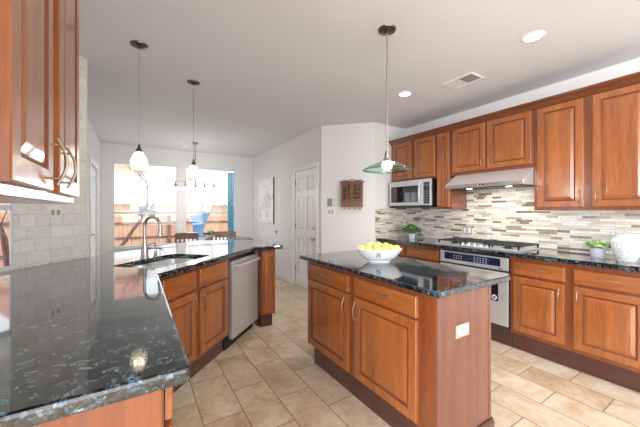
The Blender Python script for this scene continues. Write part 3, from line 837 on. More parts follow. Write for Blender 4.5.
# sink: two bowls under the cut-out
sk = thing('kitchen_sink', 'stainless double-bowl sink set under the granite peninsula countertop', 'sink', (P0.x, P0.y, 0), PI/4)
def bowl_mesh(s0, s1, n0, n1, zb):
    m = MB(); lay = [(-.012, .8735), (0, .8735), (0.004, .86), (.008, zb+.03), (.03, zb+.004), (.06, zb)]
    rs = []
    for d, z in lay:
        rs.append([m.bm.verts.new((p[0], p[1], z)) for p in rrect(s0+d, s1-d, n0+d, n1-d, max(.02, .05-d*.3))])
    for A, B in zip(rs, rs[1:]):
        n = len(A)
        for i in range(n): m.bm.faces.new((A[i], A[(i+1) % n], B[(i+1) % n], B[i]))
    m.bm.faces.new(rs[-1]); return m
for s0, s1 in ((.135, .435), (.465, .785)):
    bw = bowl_mesh(s0, s1, .125, .535, .70).build('basin', m_sinksteel, sk, True, recalc=True)
    MB().lathe([(0, .7015), (.03, .7015), (.04, .704), (.04, .7005)], ((s0+s1)/2, .35, 0), 24).build('drain', m_chrome, bw, True)
MB().box((.437, .14, .855), (.463, .52, .8735), .004).build('divider', m_sinksteel, sk)

# faucet
fs, fn = .515, .585
fx, fy = sn(fs, fn)
fa = thing('kitchen_faucet', 'tall arched brushed nickel pull-down faucet behind the sink', 'faucet', (fx, fy, .914), PI/4)
MB().lathe([(0, 0), (.033, 0), (.033, .006), (.028, .012), (.026, .06), (.022, .10), (.017, .125), (.014, .15), (0, .15)], (0, 0, 0), 28).build('base', m_nickel, fa, True)
pts = [(0, 0, .14), (0, 0, .2), (0, 0, .265)]+[(0, -.075+.075*math.cos(a), .265+.075*math.sin(a)) for a in [PI*i/14 for i in range(1, 15)]]
pts = pts[:-1]+[(0, -.15, .262)]
MB().tube(pts, .0115, 14).build('spout', m_nickel, fa, True)
MB().lathe([(0, .262), (.013, .262), (.014, .24), (.019, .20), (.0195, .185), (.015, .18), (0, .18)], (0, -.15, 0), 20).build('spray_head', m_nickel, fa, True)
hd = MB().tube([(.015, 0, .075), (.04, 0, .075), (.052, 0, .078)], .014, 12)
hd.tube([(.045+.028*(1-math.cos(a))*1.3, -.0, .08+.03*math.sin(a)+.012*a/PI) for a in [PI*2*i/16 for i in range(17)]], .0045, 8)
hd.build('lever_handle', m_nickel, fa, True)
sx_, sy_ = sn(.60, .555)
sd = thing('soap_dispenser', 'small nickel soap dispenser right of the arched faucet', 'soap dispenser', (sx_, sy_, .914), PI/4)
MB().lathe([(0, 0), (.018, 0), (.018, .006), (.011, .012), (.011, .045), (0, .045)], (0, 0, 0), 18).build('collar', m_nickel, sd, True)
MB().tube([(0, 0, .044), (0, 0, .07), (0, -.03, .072), (0, -.06, .066)], .007, 10).build('pump_spout', m_nickel, sd, True)

# near leg cabinet: local x -> +Y, y -> -X  (front faces +X), frame plane X=.06
nl = thing('base_cabinet', 'cherry peninsula base cabinet at the near end, showing its plain wood end panel', 'cabinet', (.060, .835, 0), PI/2)
L = 2.0-.835
MB().box((0, 0, .155), (L, .60, .873), .002).build('body', m_woodf, nl)
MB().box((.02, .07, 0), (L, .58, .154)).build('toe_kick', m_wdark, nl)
lab(MB().box((-.012, .005, .02), (-.0005, .60, .873), .002).build('end_panel', m_woodf, nl), 'plain cherry end panel')
for a, b in ((.01, .55), (.58, 1.08)):
    mkdrawer(nl, a, b, .765, .86, False, y=-.022); mkdoor(nl, a, b, .18, .745, 'r' if a < .1 else 'l', (.6, .72), y=-.022)
# sink cabinet on the angled run
FO = .048
sx0, sy0 = sn(.06, FO)
sc = thing('base_cabinet', 'cherry sink base cabinet of two false drawers over two doors left of the dishwasher', 'cabinet', (sx0, sy0, 0), PI/4)
o0 = .06
MB().box((.0, 0, .155), (.92-o0, .04, .873), .002).build('body', m_woodf, sc)
mb = MB(); mb.box((.0, .041, .155), (.92-o0, .60, .60)); mb.box((0, .5, .6), (.92-o0, .60, .873)); mb.build('carcass', m_woodf, sc)
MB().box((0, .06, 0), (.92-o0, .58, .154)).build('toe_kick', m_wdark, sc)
for a, b, hd in ((.085, .425, 'r'), (.475, .872, 'l')):
    mkdrawer(sc, a-o0, b-o0, .712, .852, False); mkdoor(sc, a-o0, b-o0, .185, .690, hd, (.52, .66))
# dishwasher
dx0, dy0 = sn(.925, FO)
dw = thing('dishwasher', 'stainless dishwasher with bar handle between the sink cabinet and the angled end cabinet', 'dishwasher', (dx0, dy0, 0), PI/4)
W = .595
MB().box((.003, .02, .10), (W-.003, .58, .868)).build('tub', m_black, dw)
dd = MB().box((.025, -.022, .10), (W-.008, .018, .835), .006).build('door', steel('dishwasher_steel', srgb(205, 204, 202), True), dw)
lab(dd, 'brushed stainless dishwasher door')
hm = MB().box((.05, -.062, .765), (W-.04, -.038, .80), .008)
for x in (.08, W-.07): hm.box((x-.012, -.045, .772), (x+.012, -.02, .793))
hm.build('handle', m_steel, dd)
MB().lathe([(0, -.0235), (.012, -.0235), (.012, -.0222)], (W/2, 0, .26), 16, 'y').build('badge', m_chrome, dd)
MB().box((.003, .05, 0), (W-.003, .55, .095)).build('toe_kick', m_black, dw)
# end cabinet, front faces -Y
ec = thing('base_cabinet', 'narrow cherry end cabinet with one slim raised panel right of the dishwasher', 'cabinet', (1.165, 3.11, 0), 0)
W = .185
MB().prism([(0, .06), (.02, 0), (W, 0), (W, .62), (0, .62)], .135, .873, .002).build('body', m_woodf, ec)
MB().prism([(.0, .09), (.03, .03), (W-.025, .03), (W-.025, .60), (0, .60)], 0, .134).build('toe_kick', m_wdark, ec)
dd = MB().door(.027, W-.008, .155, .85, y=-.018, th=.017, loops=[(0, .003), (.004, 0), (.03, 0), (.034, .006), (.038, .006), (.05, .001), (.052, .001)]).build('raised_panel', m_wood, ec)
# bar-side back panel of the peninsula
bp = MB().prism([sn(.10, .66), sn(1.30, .66), sn(1.36, .74), sn(.02, .74)], 0, .8735).build('bar_panel', m_wpanel)
tag(bp, 'wood panel carrying the bar side of the peninsula counter', 'panel')

# ------------------------------------------------------------------ left upper cabinet (front faces +X), frame plane X=-.262
LK = .79
lu = thing('wall_cabinet', 'glossy cherry wall cabinet with two tall doors hanging at the upper left', 'cabinet', (-.262*LK, .40, 1.3284), PI/2)
W = 1.885*LK-.4; Hh = 2.40-1.3284
MB().box((0, 0, 0), (W, abs(XL+.262*LK)-.002, Hh), .003).build('body', m_woodf, lu)
for a, b, hd in ((.935, 1.335, 'r'), (1.438, 1.875, 'l')):
    mkdoor(lu, a*LK-.4, b*LK-.4, .026, Hh-.03, hd, (.042, .165), y=-.018)
crl = MB().profile_x([(0, 0), (-.03, .01), (-.05, .04), (-.06, .055), (.3, .055), (.3, 0)], 0, W)
oo = crl.build('crown', m_crown, lu); oo.location = (0, 0, Hh+.001)
# outlet on the stone tile
def on_tile(x): p = TA0+TD*(1.1+x); return (p.x, p.y)
px_, py_ = on_tile(.275)
ot = thing('power_outlet', 'white double outlet plate on the pale stone tile wall', 'outlet', (px_-TN.x*.001, py_-TN.y*.001, 1.292), ANG_T)
MB().box((-.05, -.006, -.034), (.05, 0, .034), .002).build('cover_plate', m_trimw, ot)
for dx in (-.022, .022): MB().box((dx-.013, -.009, -.02), (dx+.013, -.0062, .02), .001).build('socket', m_offwhite, ot)

# ------------------------------------------------------------------ pantry-wall items
WA = Vector((XD, 3.742)); WBp = Vector((2.946, YS)); WDr = (WBp-WA).normalized(); ANG_W = math.atan2(WDr.y, WDr.x)
def on_pantry(s): p = WA+WDr*s; return (p.x, p.y)
px_, py_ = on_pantry(.315)
m_cur = wood('curio_wood', srgb(134, 92, 58), srgb(98, 64, 40), rough=.45, coat=.2)
cu = thing('curio_cabinet', 'small brown wooden curio cabinet with two glazed doors on the white wall', 'cabinet', (px_, py_, 1.365), ANG_W)
W = .31; H = .36; D = .085
b = MB(); b.box((0, -D+.002, .0), (.012, 0, H)); b.box((W-.012, -D+.002, 0), (W, 0, H)); b.box((.012, -.012, .0), (W-.012, 0, H)); b.box((.012, -D, .09), (W-.012, -.012, .10)); b.box((.012, -D, .2), (W-.012, -.012, .207)); b.box((.012, -D, H-.012), (W-.012, -.012, H))
b.build('body', m_cur, cu)
MB().box((-.018, -D-.02, H), (W+.018, 0, H+.014), .004).build('cornice', m_cur, cu)
MB().box((.0, -D-.001, .0), (W, -D+.01, .088), .002).build('apron', m_cur, cu)
for a, bb_ in ((.004, W/2-.002), (W/2+.002, W-.004)):
    f = MB(); t = .02; y0, y1 = -D-.014, -D-.001
    f.box((a, y0, .098), (a+t, y1, H-.005)); f.box((bb_-t, y0, .098), (bb_, y1, H-.005)); f.box((a+t, y0, .098), (bb_-t, y1, .098+t)); f.box((a+t, y0, H-.005-t), (bb_-t, y1, H-.005))
    xm = (a+bb_)/2
    f.box((xm-.004, y0+.003, .118), (xm+.004, y1-.002, H-.025)); f.box((a+t, y0+.003, .22), (bb_-t, y1-.002, .228))
    fo = f.build('door', m_cur, cu)
    MB().box((a+t, y0+.005, .118), (bb_-t, y0+.007, H-.025)).build('glass_pane', m_pane, fo)
sc_ = MB()
sc_.tube([(.03, -.03, H+.016), (.06, -.03, H+.03), (.10, -.03, H+.026), (W/2, -.03, H+.052), (W-.10, -.03, H+.026), (W-.06, -.03, H+.03), (W-.03, -.03, H+.016)], .005, 8)
for q in (.03, W-.03): sc_.tube([(q+.014*math.cos(a), -.03, H+.030+.014*math.sin(a)) for a in [2*PI*i/12 for i in range(12)]], .004, 6, closed=True)
sc_.build('scroll_ornament', m_iron, cu, True)
for i in range(4):
    x = .04+i*(W-.08)/3
    MB().tube([(x, -.012, -.004), (x, -.014, -.02), (x, -.035, -.034), (x, -.045, -.02)], .004, 8).build('hook', m_iron, cu, True)
# small things inside the curio
for i, (x, z, h) in enumerate(((.05, .101, .06), (.105, .101, .05), (.2, .101, .065), (.255, .101, .05), (.055, .208, .07), (.11, .208, .05), (.2, .208, .06), (.26, .208, .075))):
    p = Vector(on_pantry(.315+x)); nn = Vector((WDr.y, -WDr.x)); 
    q = p+nn*.045
    pos = ('left on the lower shelf', 'second on the lower shelf', 'third on the lower shelf', 'right on the lower shelf', 'left on the upper shelf', 'second on the upper shelf', 'third on the upper shelf', 'right on the upper shelf')[i]
    o = MB().lathe([(0, 0), (.013, 0), (.017, h*.3), (.013, h*.7), (.007, h*.85), (.009, h), (0, h)], (0, 0, 0), 14).build('figurine', plain('figurine_glaze_%d' % i, srgb(*((70, 42, 30), (160, 130, 90), (60, 60, 60), (120, 60, 40))[i % 4]), .3), None, True)
    o.location = (q.x, q.y, 1.365+z); tag(o, 'tiny dark figurine standing %s of the curio cabinet' % pos, 'figurine', 'figurines in the curio cabinet')
px_, py_ = on_pantry(.145)
nn = Vector((WDr.y, -WDr.x))
sw = thing('light_switch', 'white double switch plate on the wall beside the pantry door', 'light switch', (px_, py_, 1.295), ANG_W)
MB().box((-.065, -.006, -.058), (.065, 0, .058), .002).build('cover_plate', m_trimw, sw)
for dx in (-.024, .024): MB().box((dx-.013, -.010, -.03), (dx+.013, -.0062, .03), .002).build('rocker', m_offwhite, sw)
kh = thing('key_holder', 'small grey metal holder with two loops above the switch plate', 'holder', (px_+.002, py_-.002, 1.375), ANG_W)
MB().box((-.055, -.012, .005), (.015, 0, .12), .003).build('plate', plain('pewter', srgb(150, 150, 148), .4, .6), kh)
MB().tube([(.02, -.003, .01), (.02, -.04, .01), (.06, -.04, .012), (.062, -.035, .11), (.055, -.003, .115)], .005, 8).build('loop', m_nickel, kh, True)

# framed canvas on the hall wall
def canvas_mat():
    M = NT('pale_abstract_print'); v = M.coords((3, 3, 2.2))
    n = M.n('ShaderNodeTexNoise', Scale=1.6, Detail=5.0, Roughness=.6, Distortion=1.5); M.l(v, n.inputs['Vector'])
    M.l(M.ramp(n.outputs['Fac'], [(.34, srgb(186, 188, 192)), (.42, srgb(222, 223, 226)), (.5, srgb(244, 244, 245))]), M.b.inputs['Base Color'])
    M.b.inputs['Roughness'].default_value = .3; return M.m
pa = thing('wall_picture', 'pale grey and white abstract canvas hanging left of the pantry door', 'picture', (XD-.001, 6.34, 1.05), R90)
MB().box((0, -.028, 0), (.82, -.001, .95), .002).build('stretcher', plain('canvas_side', srgb(120, 110, 104), .6), pa)
MB().box((.003, -.0305, .003), (.817, -.0285, .947)).build('canvas', canvas_mat(), pa)
jb = thing('wall_jack', 'small round grey jack on the white wall below the canvas', 'wall jack', (XD, 5.42, .89), R90)
MB().lathe([(0, -.02), (.016, -.02), (.02, -.014), (.028, -.004), (.028, 0)], (0, 0, 0), 20, 'y').build('button', plain('grey_plastic', srgb(150, 150, 152), .4), jb, True)
pp = px_

# ------------------------------------------------------------------ things on the range counter
def potted(name, label, loc, pot_prof, pot_mat, n, spread, ht, leafc, seed, ls=.03):
    t = thing(name, label, 'plant', loc)
    MB().lathe(pot_prof, (0, 0, 0), 32).build('pot', pot_mat, t, True)
    top = max(h for r, h in pot_prof); rr = [r for r, h in pot_prof if abs(h-top) < 1e-6][0]
    MB().lathe([(0, top-.012), (rr*.88, top-.012)], (0, 0, 0), 20).build('soil', plain('soil'+str(seed), srgb(60, 44, 32), .9), t)
    rnd = random.Random(seed); m = MB()
    for i in range(n):
        a = rnd.uniform(0, 2*PI); d = spread*math.sqrt(rnd.random()); z = top+ht*(1-(d/spread)**2*.6)*rnd.uniform(.35, 1)
        c = Vector((d*math.cos(a), d*math.sin(a), z)); s_ = ls*rnd.uniform(.6, 1.1)
        E_ = Euler((rnd.uniform(-.9, .9), rnd.uniform(-.9, .9), rnd.uniform(0, 6.3))).to_matrix()
        q = [(0, -1, 0), (.45, -.4, .12), (.5, .2, .15), (0, 1, 0), (-.5, .2, .15), (-.45, -.4, .12)]
        vs_ = [m.bm.verts.new(c+E_ @ (Vector(p)*s_)) for p in q]; cc = m.bm.verts.new(c+E_ @ Vector((0, 0, -.02*s_)))
        for k in range(6): m.bm.faces.new((cc, vs_[k], vs_[(k+1) % 6]))
        if i % 6 == 0: m.tube([(d*.2*math.cos(a), d*.2*math.sin(a), top-.01), (d*.7*math.cos(a), d*.7*math.sin(a), top+(z-top)*.6), tuple(c)], .0015, 5)
    m.build('foliage', leafc, t, True, recalc=False)
    return t
def leafmat(name, a, b):
    M = NT(name); v = M.coords(); n = M.n('ShaderNodeTexNoise', Scale=25.0); M.l(v, n.inputs['Vector'])
    M.l(M.ramp(n.outputs['Fac'], [(.35, a), (.65, b)]), M.b.inputs['Base Color']); M.b.inputs['Roughness'].default_value = .5; return M.m
m_leaf = leafmat('fresh_leaves', srgb(120, 160, 92), srgb(200, 228, 168))
m_leafd = leafmat('dark_leaves', srgb(62, 104, 54), srgb(120, 170, 96))
potted('potted_plant', 'small green plant in a lavender grey pot beside the white urn', (3.27, .835, .914),
       [(0, 0), (.042, 0), (.045, .004), (.052, .082), (.048, .082), (.042, .01), (0, .008)], plain('lavender_pot', srgb(192, 196, 206), .4), 330, .082, .062, m_leaf, 3, .022)
potted('potted_plant', 'dark green leafy plant in a small white pot in the corner under the microwave', (3.36, 2.86, .914),
       [(0, 0), (.04, 0), (.055, .07), (.05, .07), (.038, .01), (0, .008)], m_white, 220, .13, .13, m_leafd, 5, .032)
def urn_mat():
    M = NT('carved_white_glaze'); v = M.coords()
    vo = M.n('ShaderNodeTexVoronoi', Scale=55.0, feature='DISTANCE_TO_EDGE'); M.l(v, vo.inputs['Vector'])
    M.l(M.ramp(vo.outputs['Distance'], [(0, srgb(182, 190, 188)), (.15, srgb(224, 228, 226))]), M.b.inputs['Base Color'])
    M.b.inputs['Roughness'].default_value = .25; M.b.inputs['Coat Weight'].default_value = .5; M.bump(vo.outputs['Distance'], .5, .004); return M.m
urn = thing('ceramic_urn', 'round white patterned ceramic urn at the right end of the range counter', 'vase', (3.22, .652, .914))
MB().lathe([(0, 0), (.054, 0), (.058, .008), (.066, .035), (.086, .090), (.096, .132), (.095, .160), (.080, .186), (.066, .197), (.066, .21), (.072, .216), (.064, .218), (.058, .205), (.058, .19), (0, .06)], (0, 0, 0), 48).build('urn_body', urn_mat(), urn, True)

# ------------------------------------------------------------------ lights
def point(name, loc, power, r, color):
    d = bpy.data.lights.new(name, 'POINT'); d.energy = power; d.shadow_soft_size = r; d.color = color
    o = bpy.data.objects.new(name, d); o.location = loc; COL.objects.link(o); return o
pn = thing('pendant_light', 'crackled glass jar pendant over the sink, the nearer and larger-looking of the pair', 'pendant light', (.02, 2.68, CEIL), 0, 'jar pendants over the peninsula')
MB().lathe([(0, -.03), (.012, -.03), (.02, -.022), (.058, -.01), (.062, 0)], (0, 0, 0), 32).build('ceiling_canopy', m_bronze, pn, True)
MB().tube([(0, 0, -.03), (0, 0, -.80)], .0022, 8).build('cord', m_nickel, pn)
MB().lathe([(0, -.775), (.006, -.775), (.01, -.80), (.024, -.825), (.026, -.832), (0, -.832)], (0, 0, 0), 24).build('socket_cap', m_bronze, pn, True)
MB().lathe([(.024, -.833), (.034, -.845), (.052, -.878), (.062, -.915), (.060, -.95), (.050, -.985), (.047, -.985), (.057, -.95), (.059, -.915), (.049, -.88), (.031, -.848), (.022, -.836)], (0, 0, 0), 32).build('glass_shade', m_shade, pn, True)
MB().ellipsoid((0, 0, -.90), .027, .027, .035, 16, 10).build('bulb', m_bulb, pn, True)
dup(pn, (.49, 3.17, CEIL), 'crackled glass jar pendant over the bar, the farther of the pair')
for c_ in ((.02, 2.68, 1.70), (.49, 3.17, 1.70)): point('pendant_glow', c_, 7, .03, (1, .95, .87))
gp = thing('pendant_light', 'green-edged glass disc pendant on a rod above the kitchen island', 'pendant light', (1.518, 1.514, CEIL))
MB().lathe([(0, -.03), (.014, -.03), (.022, -.022), (.06, -.01), (.064, 0)], (0, 0, 0), 32).build('ceiling_canopy', m_bronze, gp, True)
MB().tube([(0, 0, -.03), (0, 0, -.88)], .0055, 10).build('rod', m_nickel, gp)
MB().lathe([(0, -.87), (.012, -.87), (.018, -.885), (.018, -.915), (.032, -.93), (.034, -.945), (0, -.945)], (0, 0, 0), 28).build('socket_housing', m_nickel, gp, True)
MB().lathe([(.036, -.940), (.09, -.958), (.135, -.978), (.158, -.9925), (.158, -.999), (.134, -.985), (.09, -.965), (.036, -.947)], (0, 0, 0), 48).build('glass_shade', m_clear, gp, True)
MB().lathe([(.1585, -.992), (.172, -1.0), (.174, -1.004), (.171, -1.007), (.1585, -.999)], (0, 0, 0), 48).build('glass_rim', m_greeng, gp, True)
MB().lathe([(0, -.944), (.03, -.944), (.036, -.965), (.034, -.985), (.018, -1.0), (0, -1.003)], (0, 0, 0), 24).build('bulb', m_bulbw, gp, True)
point('island_pendant_glow', (1.518, 1.514, 1.56), 4, .035, (1, .95, .88))

rl = thing('recessed_light', 'lit recessed ceiling downlight near the pantry wall, the farther of two', 'ceiling light', (2.519, 2.239, CEIL), 0, 'recessed downlights')
MB().lathe([(.055, -.004), (.072, -.006), (.08, -.001), (.08, 0)], (0, 0, 0), 32).build('trim_ring', m_trimw, rl, True)
MB().lathe([(0, -.003), (.054, -.003)], (0, 0, 0), 32).build('lamp_face', emit('downlight_face', (1, .98, .95, 1), 12), rl)
dup(rl, (2.503, 1.0, CEIL), 'lit recessed ceiling downlight at the upper right, the nearer of two')
for x, y in ((2.519, 2.239), (2.503, 1.0)):
    d = bpy.data.lights.new('downlight', 'SPOT'); d.energy = 30; d.spot_size = 2.2; d.spot_blend = .8; d.shadow_soft_size = .05; d.color = (1, .96, .9)
    o = bpy.data.objects.new('downlight', d); o.location = (x, y, CEIL-.02); COL.objects.link(o)

vn = thing('ceiling_vent', 'white rectangular air vent with a dark open half in the ceiling', 'vent', (2.75, 1.70, CEIL))
f = MB(); a, b = .105, .15
f.box((-a, -b, -.008), (-a+.02, b, -.0005)); f.box((a-.02, -b, -.008), (a, b, -.0005)); f.box((-a+.02, -b, -.008), (a-.02, -b+.02, -.0005)); f.box((-a+.02, b-.02, -.008), (a-.02, b, -.0005))
f.build('frame', m_trimw, vn)
MB().box((-a+.02, -b+.02, -.002), (a-.02, b-.02, -.0006)).build('duct', m_iron, vn)
for i in range(14):
    y = -.12+i*.0175+.006
    sl = MB().box((-a+.02, -.007 if i >= 7 else -.002, -.0015), (a-.02, .007 if i >= 7 else .002, .0)).build('slat', m_trimw, vn)
    sl.location = (0, y, -.0045)
sm = thing('smoke_detector', 'round white smoke detector on the ceiling above the dining windows', 'smoke detector', (.80, 6.35, CEIL))
MB().lathe([(0, -.035), (.04, -.035), (.055, -.025), (.062, -.008), (.066, 0)], (0, 0, 0), 32).build('cover', m_trimw, sm, True)

# dining chandelier
ch = thing('chandelier', 'dining chandelier with small white glass bowls on a straight bar', 'chandelier', (.95, 5.95, CEIL))
MB().lathe([(0, -.03), (.05, -.025), (.062, 0)], (0, 0, 0), 24).build('ceiling_canopy', m_nickel, ch, True)
MB().tube([(0, 0, -.02), (0, 0, -.74)], .007, 8).build('rod', m_nickel, ch)
MB().tube([(-.36, 0, -.74), (.36, 0, -.74)], .004, 8).build('bar', m_nickel, ch)
for i in range(5):
    x = -.34+i*.17
    MB().lathe([(0, -.735), (.008, -.735), (.012, -.80), (.04, -.84), (0, -.85)], (x, 0, 0), 16).build('shade_holder', m_nickel, ch, True)
    s_ = MB().lathe([(.02, -.842), (.05, -.85), (.065, -.865), (.055, -.89), (.0, -.90)], (x, 0, 0), 20).build('glass_bowl', emit('lit_white_glass', (1, .98, .95, 1), 2.5) if i == 0 else bpy.data.materials['lit_white_glass'], ch, True)

point('chandelier_glow', (.95, 5.95, 1.62), 13, .12, (1, .97, .93))
# ------------------------------------------------------------------ dining area
m_dark = wood('dining_wood', srgb(150, 112, 84), srgb(108, 76, 56), rough=.35)
tb = thing('dining_table', 'brown wooden dining table in front of the back windows', 'table', (1.35, 6.08, 0))
MB().box((-.72, -.36, .73), (.66, .36, .76), .006).build('tabletop', m_dark, tb)
MB().box((-.62, -.28, .66), (.56, .28, .729)).build('apron', m_dark, tb)
for sx in (-.60, .50):
    for sy in (-.27, .23): MB().box((sx, sy, 0), (sx+.05, sy+.05, .66), .003).build('leg', m_dark, tb)
cw = wood('chair_wood', srgb(160, 122, 98), srgb(120, 84, 64), rough=.4)
chh = thing('dining_chair', 'brown wooden dining chair at the left, its back rail above the counter', 'chair', (.72, 5.36, 0), 0, 'dining chairs on the kitchen side of the table')
MB().box((-.19, 0, .43), (.19, .36, .47), .01).build('seat', cw, chh)
MB().box((-.17, -.02, .84), (.17, .005, .945), .006).build('backrest', cw, chh)
for x in (-.18, .155):
    MB().box((x, -.02, 0), (x+.03, .01, .93), .003).build('leg', cw, chh)
    MB().box((x, .32, 0), (x+.03, .35, .43), .003).build('leg', cw, chh)
for x in (-.1, -.035, .03, .095): MB().box((x-.01, -.014, .47), (x+.01, 0, .84)).build('slat', cw, chh)
dup(chh, (1.36, 5.36, 0), 'brown wooden dining chair at the right, beside the plant on the table')
potted('potted_plant', 'round green plant in a white bowl on the dining table', (1.22, 6.0, .76),
       [(0, 0), (.06, 0), (.09, .05), (.085, .09), (.08, .09), (.085, .05), (.055, .01), (0, .008)], m_white, 200, .11, .07, m_leaf, 9, .035)
# blue side panel drape at the right window
bl = MB(); 
for i in range(5):
    x = 1.80+i*.028
    bl.tube([(x, YB+.012 if i % 2 else YB+.005, .62), (x, YB+.012 if i % 2 else YB+.005, 2.2)], .012, 10)
tag(bl.build('window_drape', plain('sky_blue_cloth', srgb(96, 166, 205), .8), None, True), 'narrow sky blue drape hanging at the right edge of the right window', 'drape')

# ------------------------------------------------------------------ outdoors
gr = MB().box((-40, 7.0, -.5), (60, 60, -.02)).build('ground', plain('pale_concrete', srgb(205, 200, 192), .8, noise=.05, scale=3)); struct(gr)
gr2 = MB().box((-40, -10, -.5), (-2.75, 6.98, -.02)).build('ground', gr.data.materials[0]); struct(gr2)
m_fence = wood('cedar_fence', srgb(206, 164, 140), srgb(172, 128, 104), rough=.8, coat=0)
m_fpost = wood('weathered_post', srgb(130, 96, 84), srgb(98, 70, 62), rough=.8, coat=0)
def fence(label, a, b, top, nb, mat):
    t = thing('wooden_fence', label, 'fence', (a[0], a[1], -.02), math.atan2(b[1]-a[1], b[0]-a[0]))
    L = math.hypot(b[0]-a[0], b[1]-a[1]); m = MB(); wdt = L/nb
    for i in range(nb): m.box((i*wdt+.004, 0, 0), ((i+1)*wdt-.004, .02, top+.02+random.uniform(-.01, .01)))
    m.build('pickets', mat, t)
    r = MB(); r.box((0, -.04, .25), (L, -.001, .33)); r.box((0, -.04, top-.3), (L, -.001, top-.22)); r.build('rail', m_fpost, t)
    n = int(L/2.4)
    for i in range(n+1): MB().box((i*L/n-.05, -.13, 0), (i*L/n+.05, -.041, top+.04)).build('post', m_fpost, t)
    return t
fence('tan cedar board fence across the yard behind both back windows', (-7, 13.5), (12, 13.5), 1.12, 140, m_fence)
m_fenced = wood('cedar_fence_near', srgb(206, 164, 140), srgb(172, 128, 104), rough=.8, coat=0)
fence('tan cedar board fence of the side yard seen through the far left window', (-5.2, 9.3), (-1.0, 9.3), 1.3, 30, m_fenced)
gt = thing('shaded_fence_boards', 'slate blue upright boards standing for the shaded part of the fence at the right', 'fence shade', (3.0, 11.2, -.02))
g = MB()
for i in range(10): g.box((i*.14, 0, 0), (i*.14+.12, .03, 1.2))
g.build('boards', plain('slate_blue_shade', srgb(92, 104, 134), .6), gt)  # shade on the fence put into the blue of these separate boards
r = MB(); r.box((0, .031, .2), (1.38, .06, .28)); r.box((0, .031, .9), (1.38, .06, .98)); r.build('rail', plain('slate_blue_rail_shade', srgb(92, 104, 134), .6), gt)

def bark(name, a, b):
    M = NT(name); v = M.coords((6, 6, 1.5)); n = M.n('ShaderNodeTexNoise', Scale=3.0, Detail=6.0); M.l(v, n.inputs['Vector'])
    M.l(M.ramp(n.outputs['Fac'], [(.35, a), (.65, b)]), M.b.inputs['Base Color']); M.b.inputs['Roughness'].default_value = .9; M.bump(n.outputs['Fac'], .5, .02); return M.m
m_bark = bark('grey_bark', srgb(150, 130, 120), srgb(196, 180, 168))
m_barkd = bark('dark_bark', srgb(92, 66, 66), srgb(130, 98, 96))
m_barkw = bark('sunlit_bark', srgb(220, 216, 210), srgb(245, 243, 240))  # sunlit white of the forked trunk put into its bark colour
def branches(m, p, d, L, r, depth, rnd):
    pts = [p]; q = Vector(p); dd = Vector(d).normalized(); n = 4
    for i in range(n):
        dd = (dd+Vector((rnd.uniform(-.2, .2), rnd.uniform(-.2, .2), rnd.uniform(-.05, .15)))).normalized(); q = q+dd*L/n; pts.append(q.copy())
    m.tube(pts, r, 6, [r*(1-.5*i/n) for i in range(n+1)])
    if depth:
        for k in range(3 if depth > 1 else 4):
            base = pts[rnd.choice((2, 3, 4))]
            nd = (dd+Vector((rnd.uniform(-.9, .9), rnd.uniform(-.9, .9), rnd.uniform(-.3, .7)))).normalized()
            branches(m, base, nd, L*rnd.uniform(.55, .75), r*.45, depth-1, rnd)
def bare_tree(label, loc, seed, h, r, lean=(0, 0, 1), depth=4, mat=None):
    t = thing('bare_tree', label, 'tree', loc); rnd = random.Random(seed); m = MB()
    branches(m, Vector((0, 0, -.02)), lean, h, r, depth, rnd)
    m.build('branches', mat or m_bark, t, True, recalc=False); return t
bare_tree('leafless tree leaning over the fence behind the left window, left of the faucet', (-.55, 12.2, -.02), 4, 1.7, .07, (.7, 0, .75), mat=m_barkd)
bare_tree('leafless grey tree beyond the fence between the two windows', (2.3, 15.2, -.02), 8, 2.4, .06)
bare_tree('leafless tree outside the small window in the tiled wall', (-2.12, 8.0, -.02), 12, 1.0, .06, (.1, 0, 1), mat=m_barkd)
vt = thing('forked_tree', 'forked tree trunk, sunlit pale above and shaded blue below, outside the right window', 'tree', (1.58, 9.3, -.02))
m = MB()
m.tube([(0, 0, 0), (0, 0, .5), (-.02, 0, .9), (-.10, 0, 1.3), (-.22, 0, 2.0), (-.3, 0, 3.2)], .1, 14, [.15, .14, .13, .12, .11, .08])
m.tube([(0, 0, .7), (.10, 0, 1.05), (.25, 0, 1.45), (.40, 0, 2.1), (.52, 0, 3.2)], .1, 14, [.1, .11, .11, .1, .07])
m.build('trunk', m_barkw, vt, True)
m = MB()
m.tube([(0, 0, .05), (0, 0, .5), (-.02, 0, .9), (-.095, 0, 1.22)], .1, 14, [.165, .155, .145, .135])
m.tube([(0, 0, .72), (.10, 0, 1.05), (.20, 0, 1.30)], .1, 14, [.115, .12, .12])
m.build('trunk_shade_sleeve', plain('blue_trunk_shade', srgb(84, 124, 160), .8), vt, True)  # blue sleeve paints the shade on the lower trunk
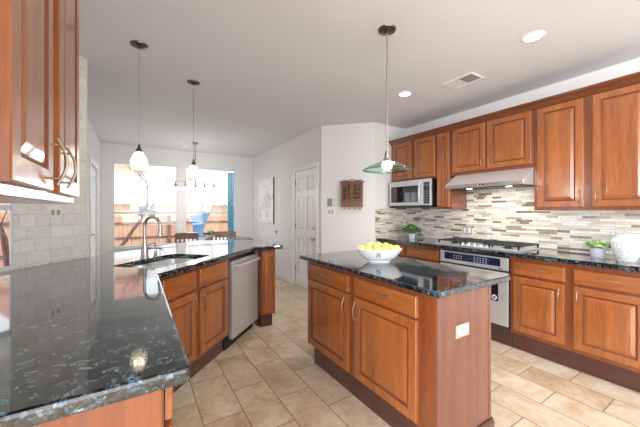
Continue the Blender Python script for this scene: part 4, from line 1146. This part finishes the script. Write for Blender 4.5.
def shrub(label, loc, R, h, seed, mat, n=900):
    t = thing('evergreen_shrub', label, 'shrub', loc); rnd = random.Random(seed)
    MB().tube([(0, 0, 0), (0, 0, h*.7)], .05, 8).build('trunk', m_bark, t)
    m = MB()
    for i in range(n):
        a = rnd.uniform(0, 2*PI); z = rnd.uniform(0.15, 1); rr = R*math.sqrt(rnd.random())*math.sin(PI*min(1, z*.85+.12))
        c = Vector((rr*math.cos(a), rr*math.sin(a), z*h)); E_ = Euler((rnd.uniform(0, 6), rnd.uniform(0, 6), rnd.uniform(0, 6))).to_matrix(); s_ = .09
        vs_ = [m.bm.verts.new(c+E_ @ Vector(p)) for p in ((-s_, 0, 0), (0, s_*.5, 0), (s_, 0, 0), (0, -s_*.5, 0))]; m.bm.faces.new(vs_)
    m.build('foliage', mat, t, recalc=False); return t
shrub('green shrub behind the shaded fence boards beside the blue drape in the right window', (4.9, 15.6, -.02), 1.0, 3.2, 21, leafmat('shrub_green', srgb(120, 150, 96), srgb(190, 210, 160)))
# neighbouring house
hs = thing('neighbour_house', 'pale brick neighbouring house beyond the fence in the left window', 'house', (-5.5, 19.5, -.02))
m_hb = plain('pale_brick', srgb(236, 206, 184), .9, noise=.06, scale=8)
m_rf = plain('pale_shingle', srgb(226, 226, 232), .9, noise=.04, scale=12)
MB().box((0, 0, 0), (5.6, 6, 4.2)).build('wall', m_hb, hs)
MB().profile_x([(-.5, 4.2), (-.5, 4.4), (3, 6.4), (6.5, 4.4), (6.5, 4.2)], -.4, 6.0).build('roof', plain('red_eave', srgb(190, 140, 126), .8), hs)
MB().box((3.6, -1.2, 0), (14.5, 4.0, 1.7)).build('wing_wall', m_hb, hs)
MB().profile_x([(-1.7, 1.7), (-1.7, 1.8), (2.0, 4.8), (4.5, 1.8), (4.5, 1.7)], 3.4, 14.8).build('wing_roof', m_rf, hs)
wn = MB().box((5.6, -1.23, .95), (6.4, -1.2, 1.6)).build('window', m_dglass, hs)
fr = MB(); fr.box((5.55, -1.26, .9), (6.45, -1.231, .95)); fr.box((5.55, -1.26, 1.6), (6.45, -1.231, 1.65)); fr.box((5.55, -1.26, .95), (5.6, -1.231, 1.6)); fr.box((6.4, -1.26, .95), (6.45, -1.231, 1.6)); fr.box((5.98, -1.26, .95), (6.02, -1.231, 1.6))
fr.build('window_frame', m_trimw, wn)
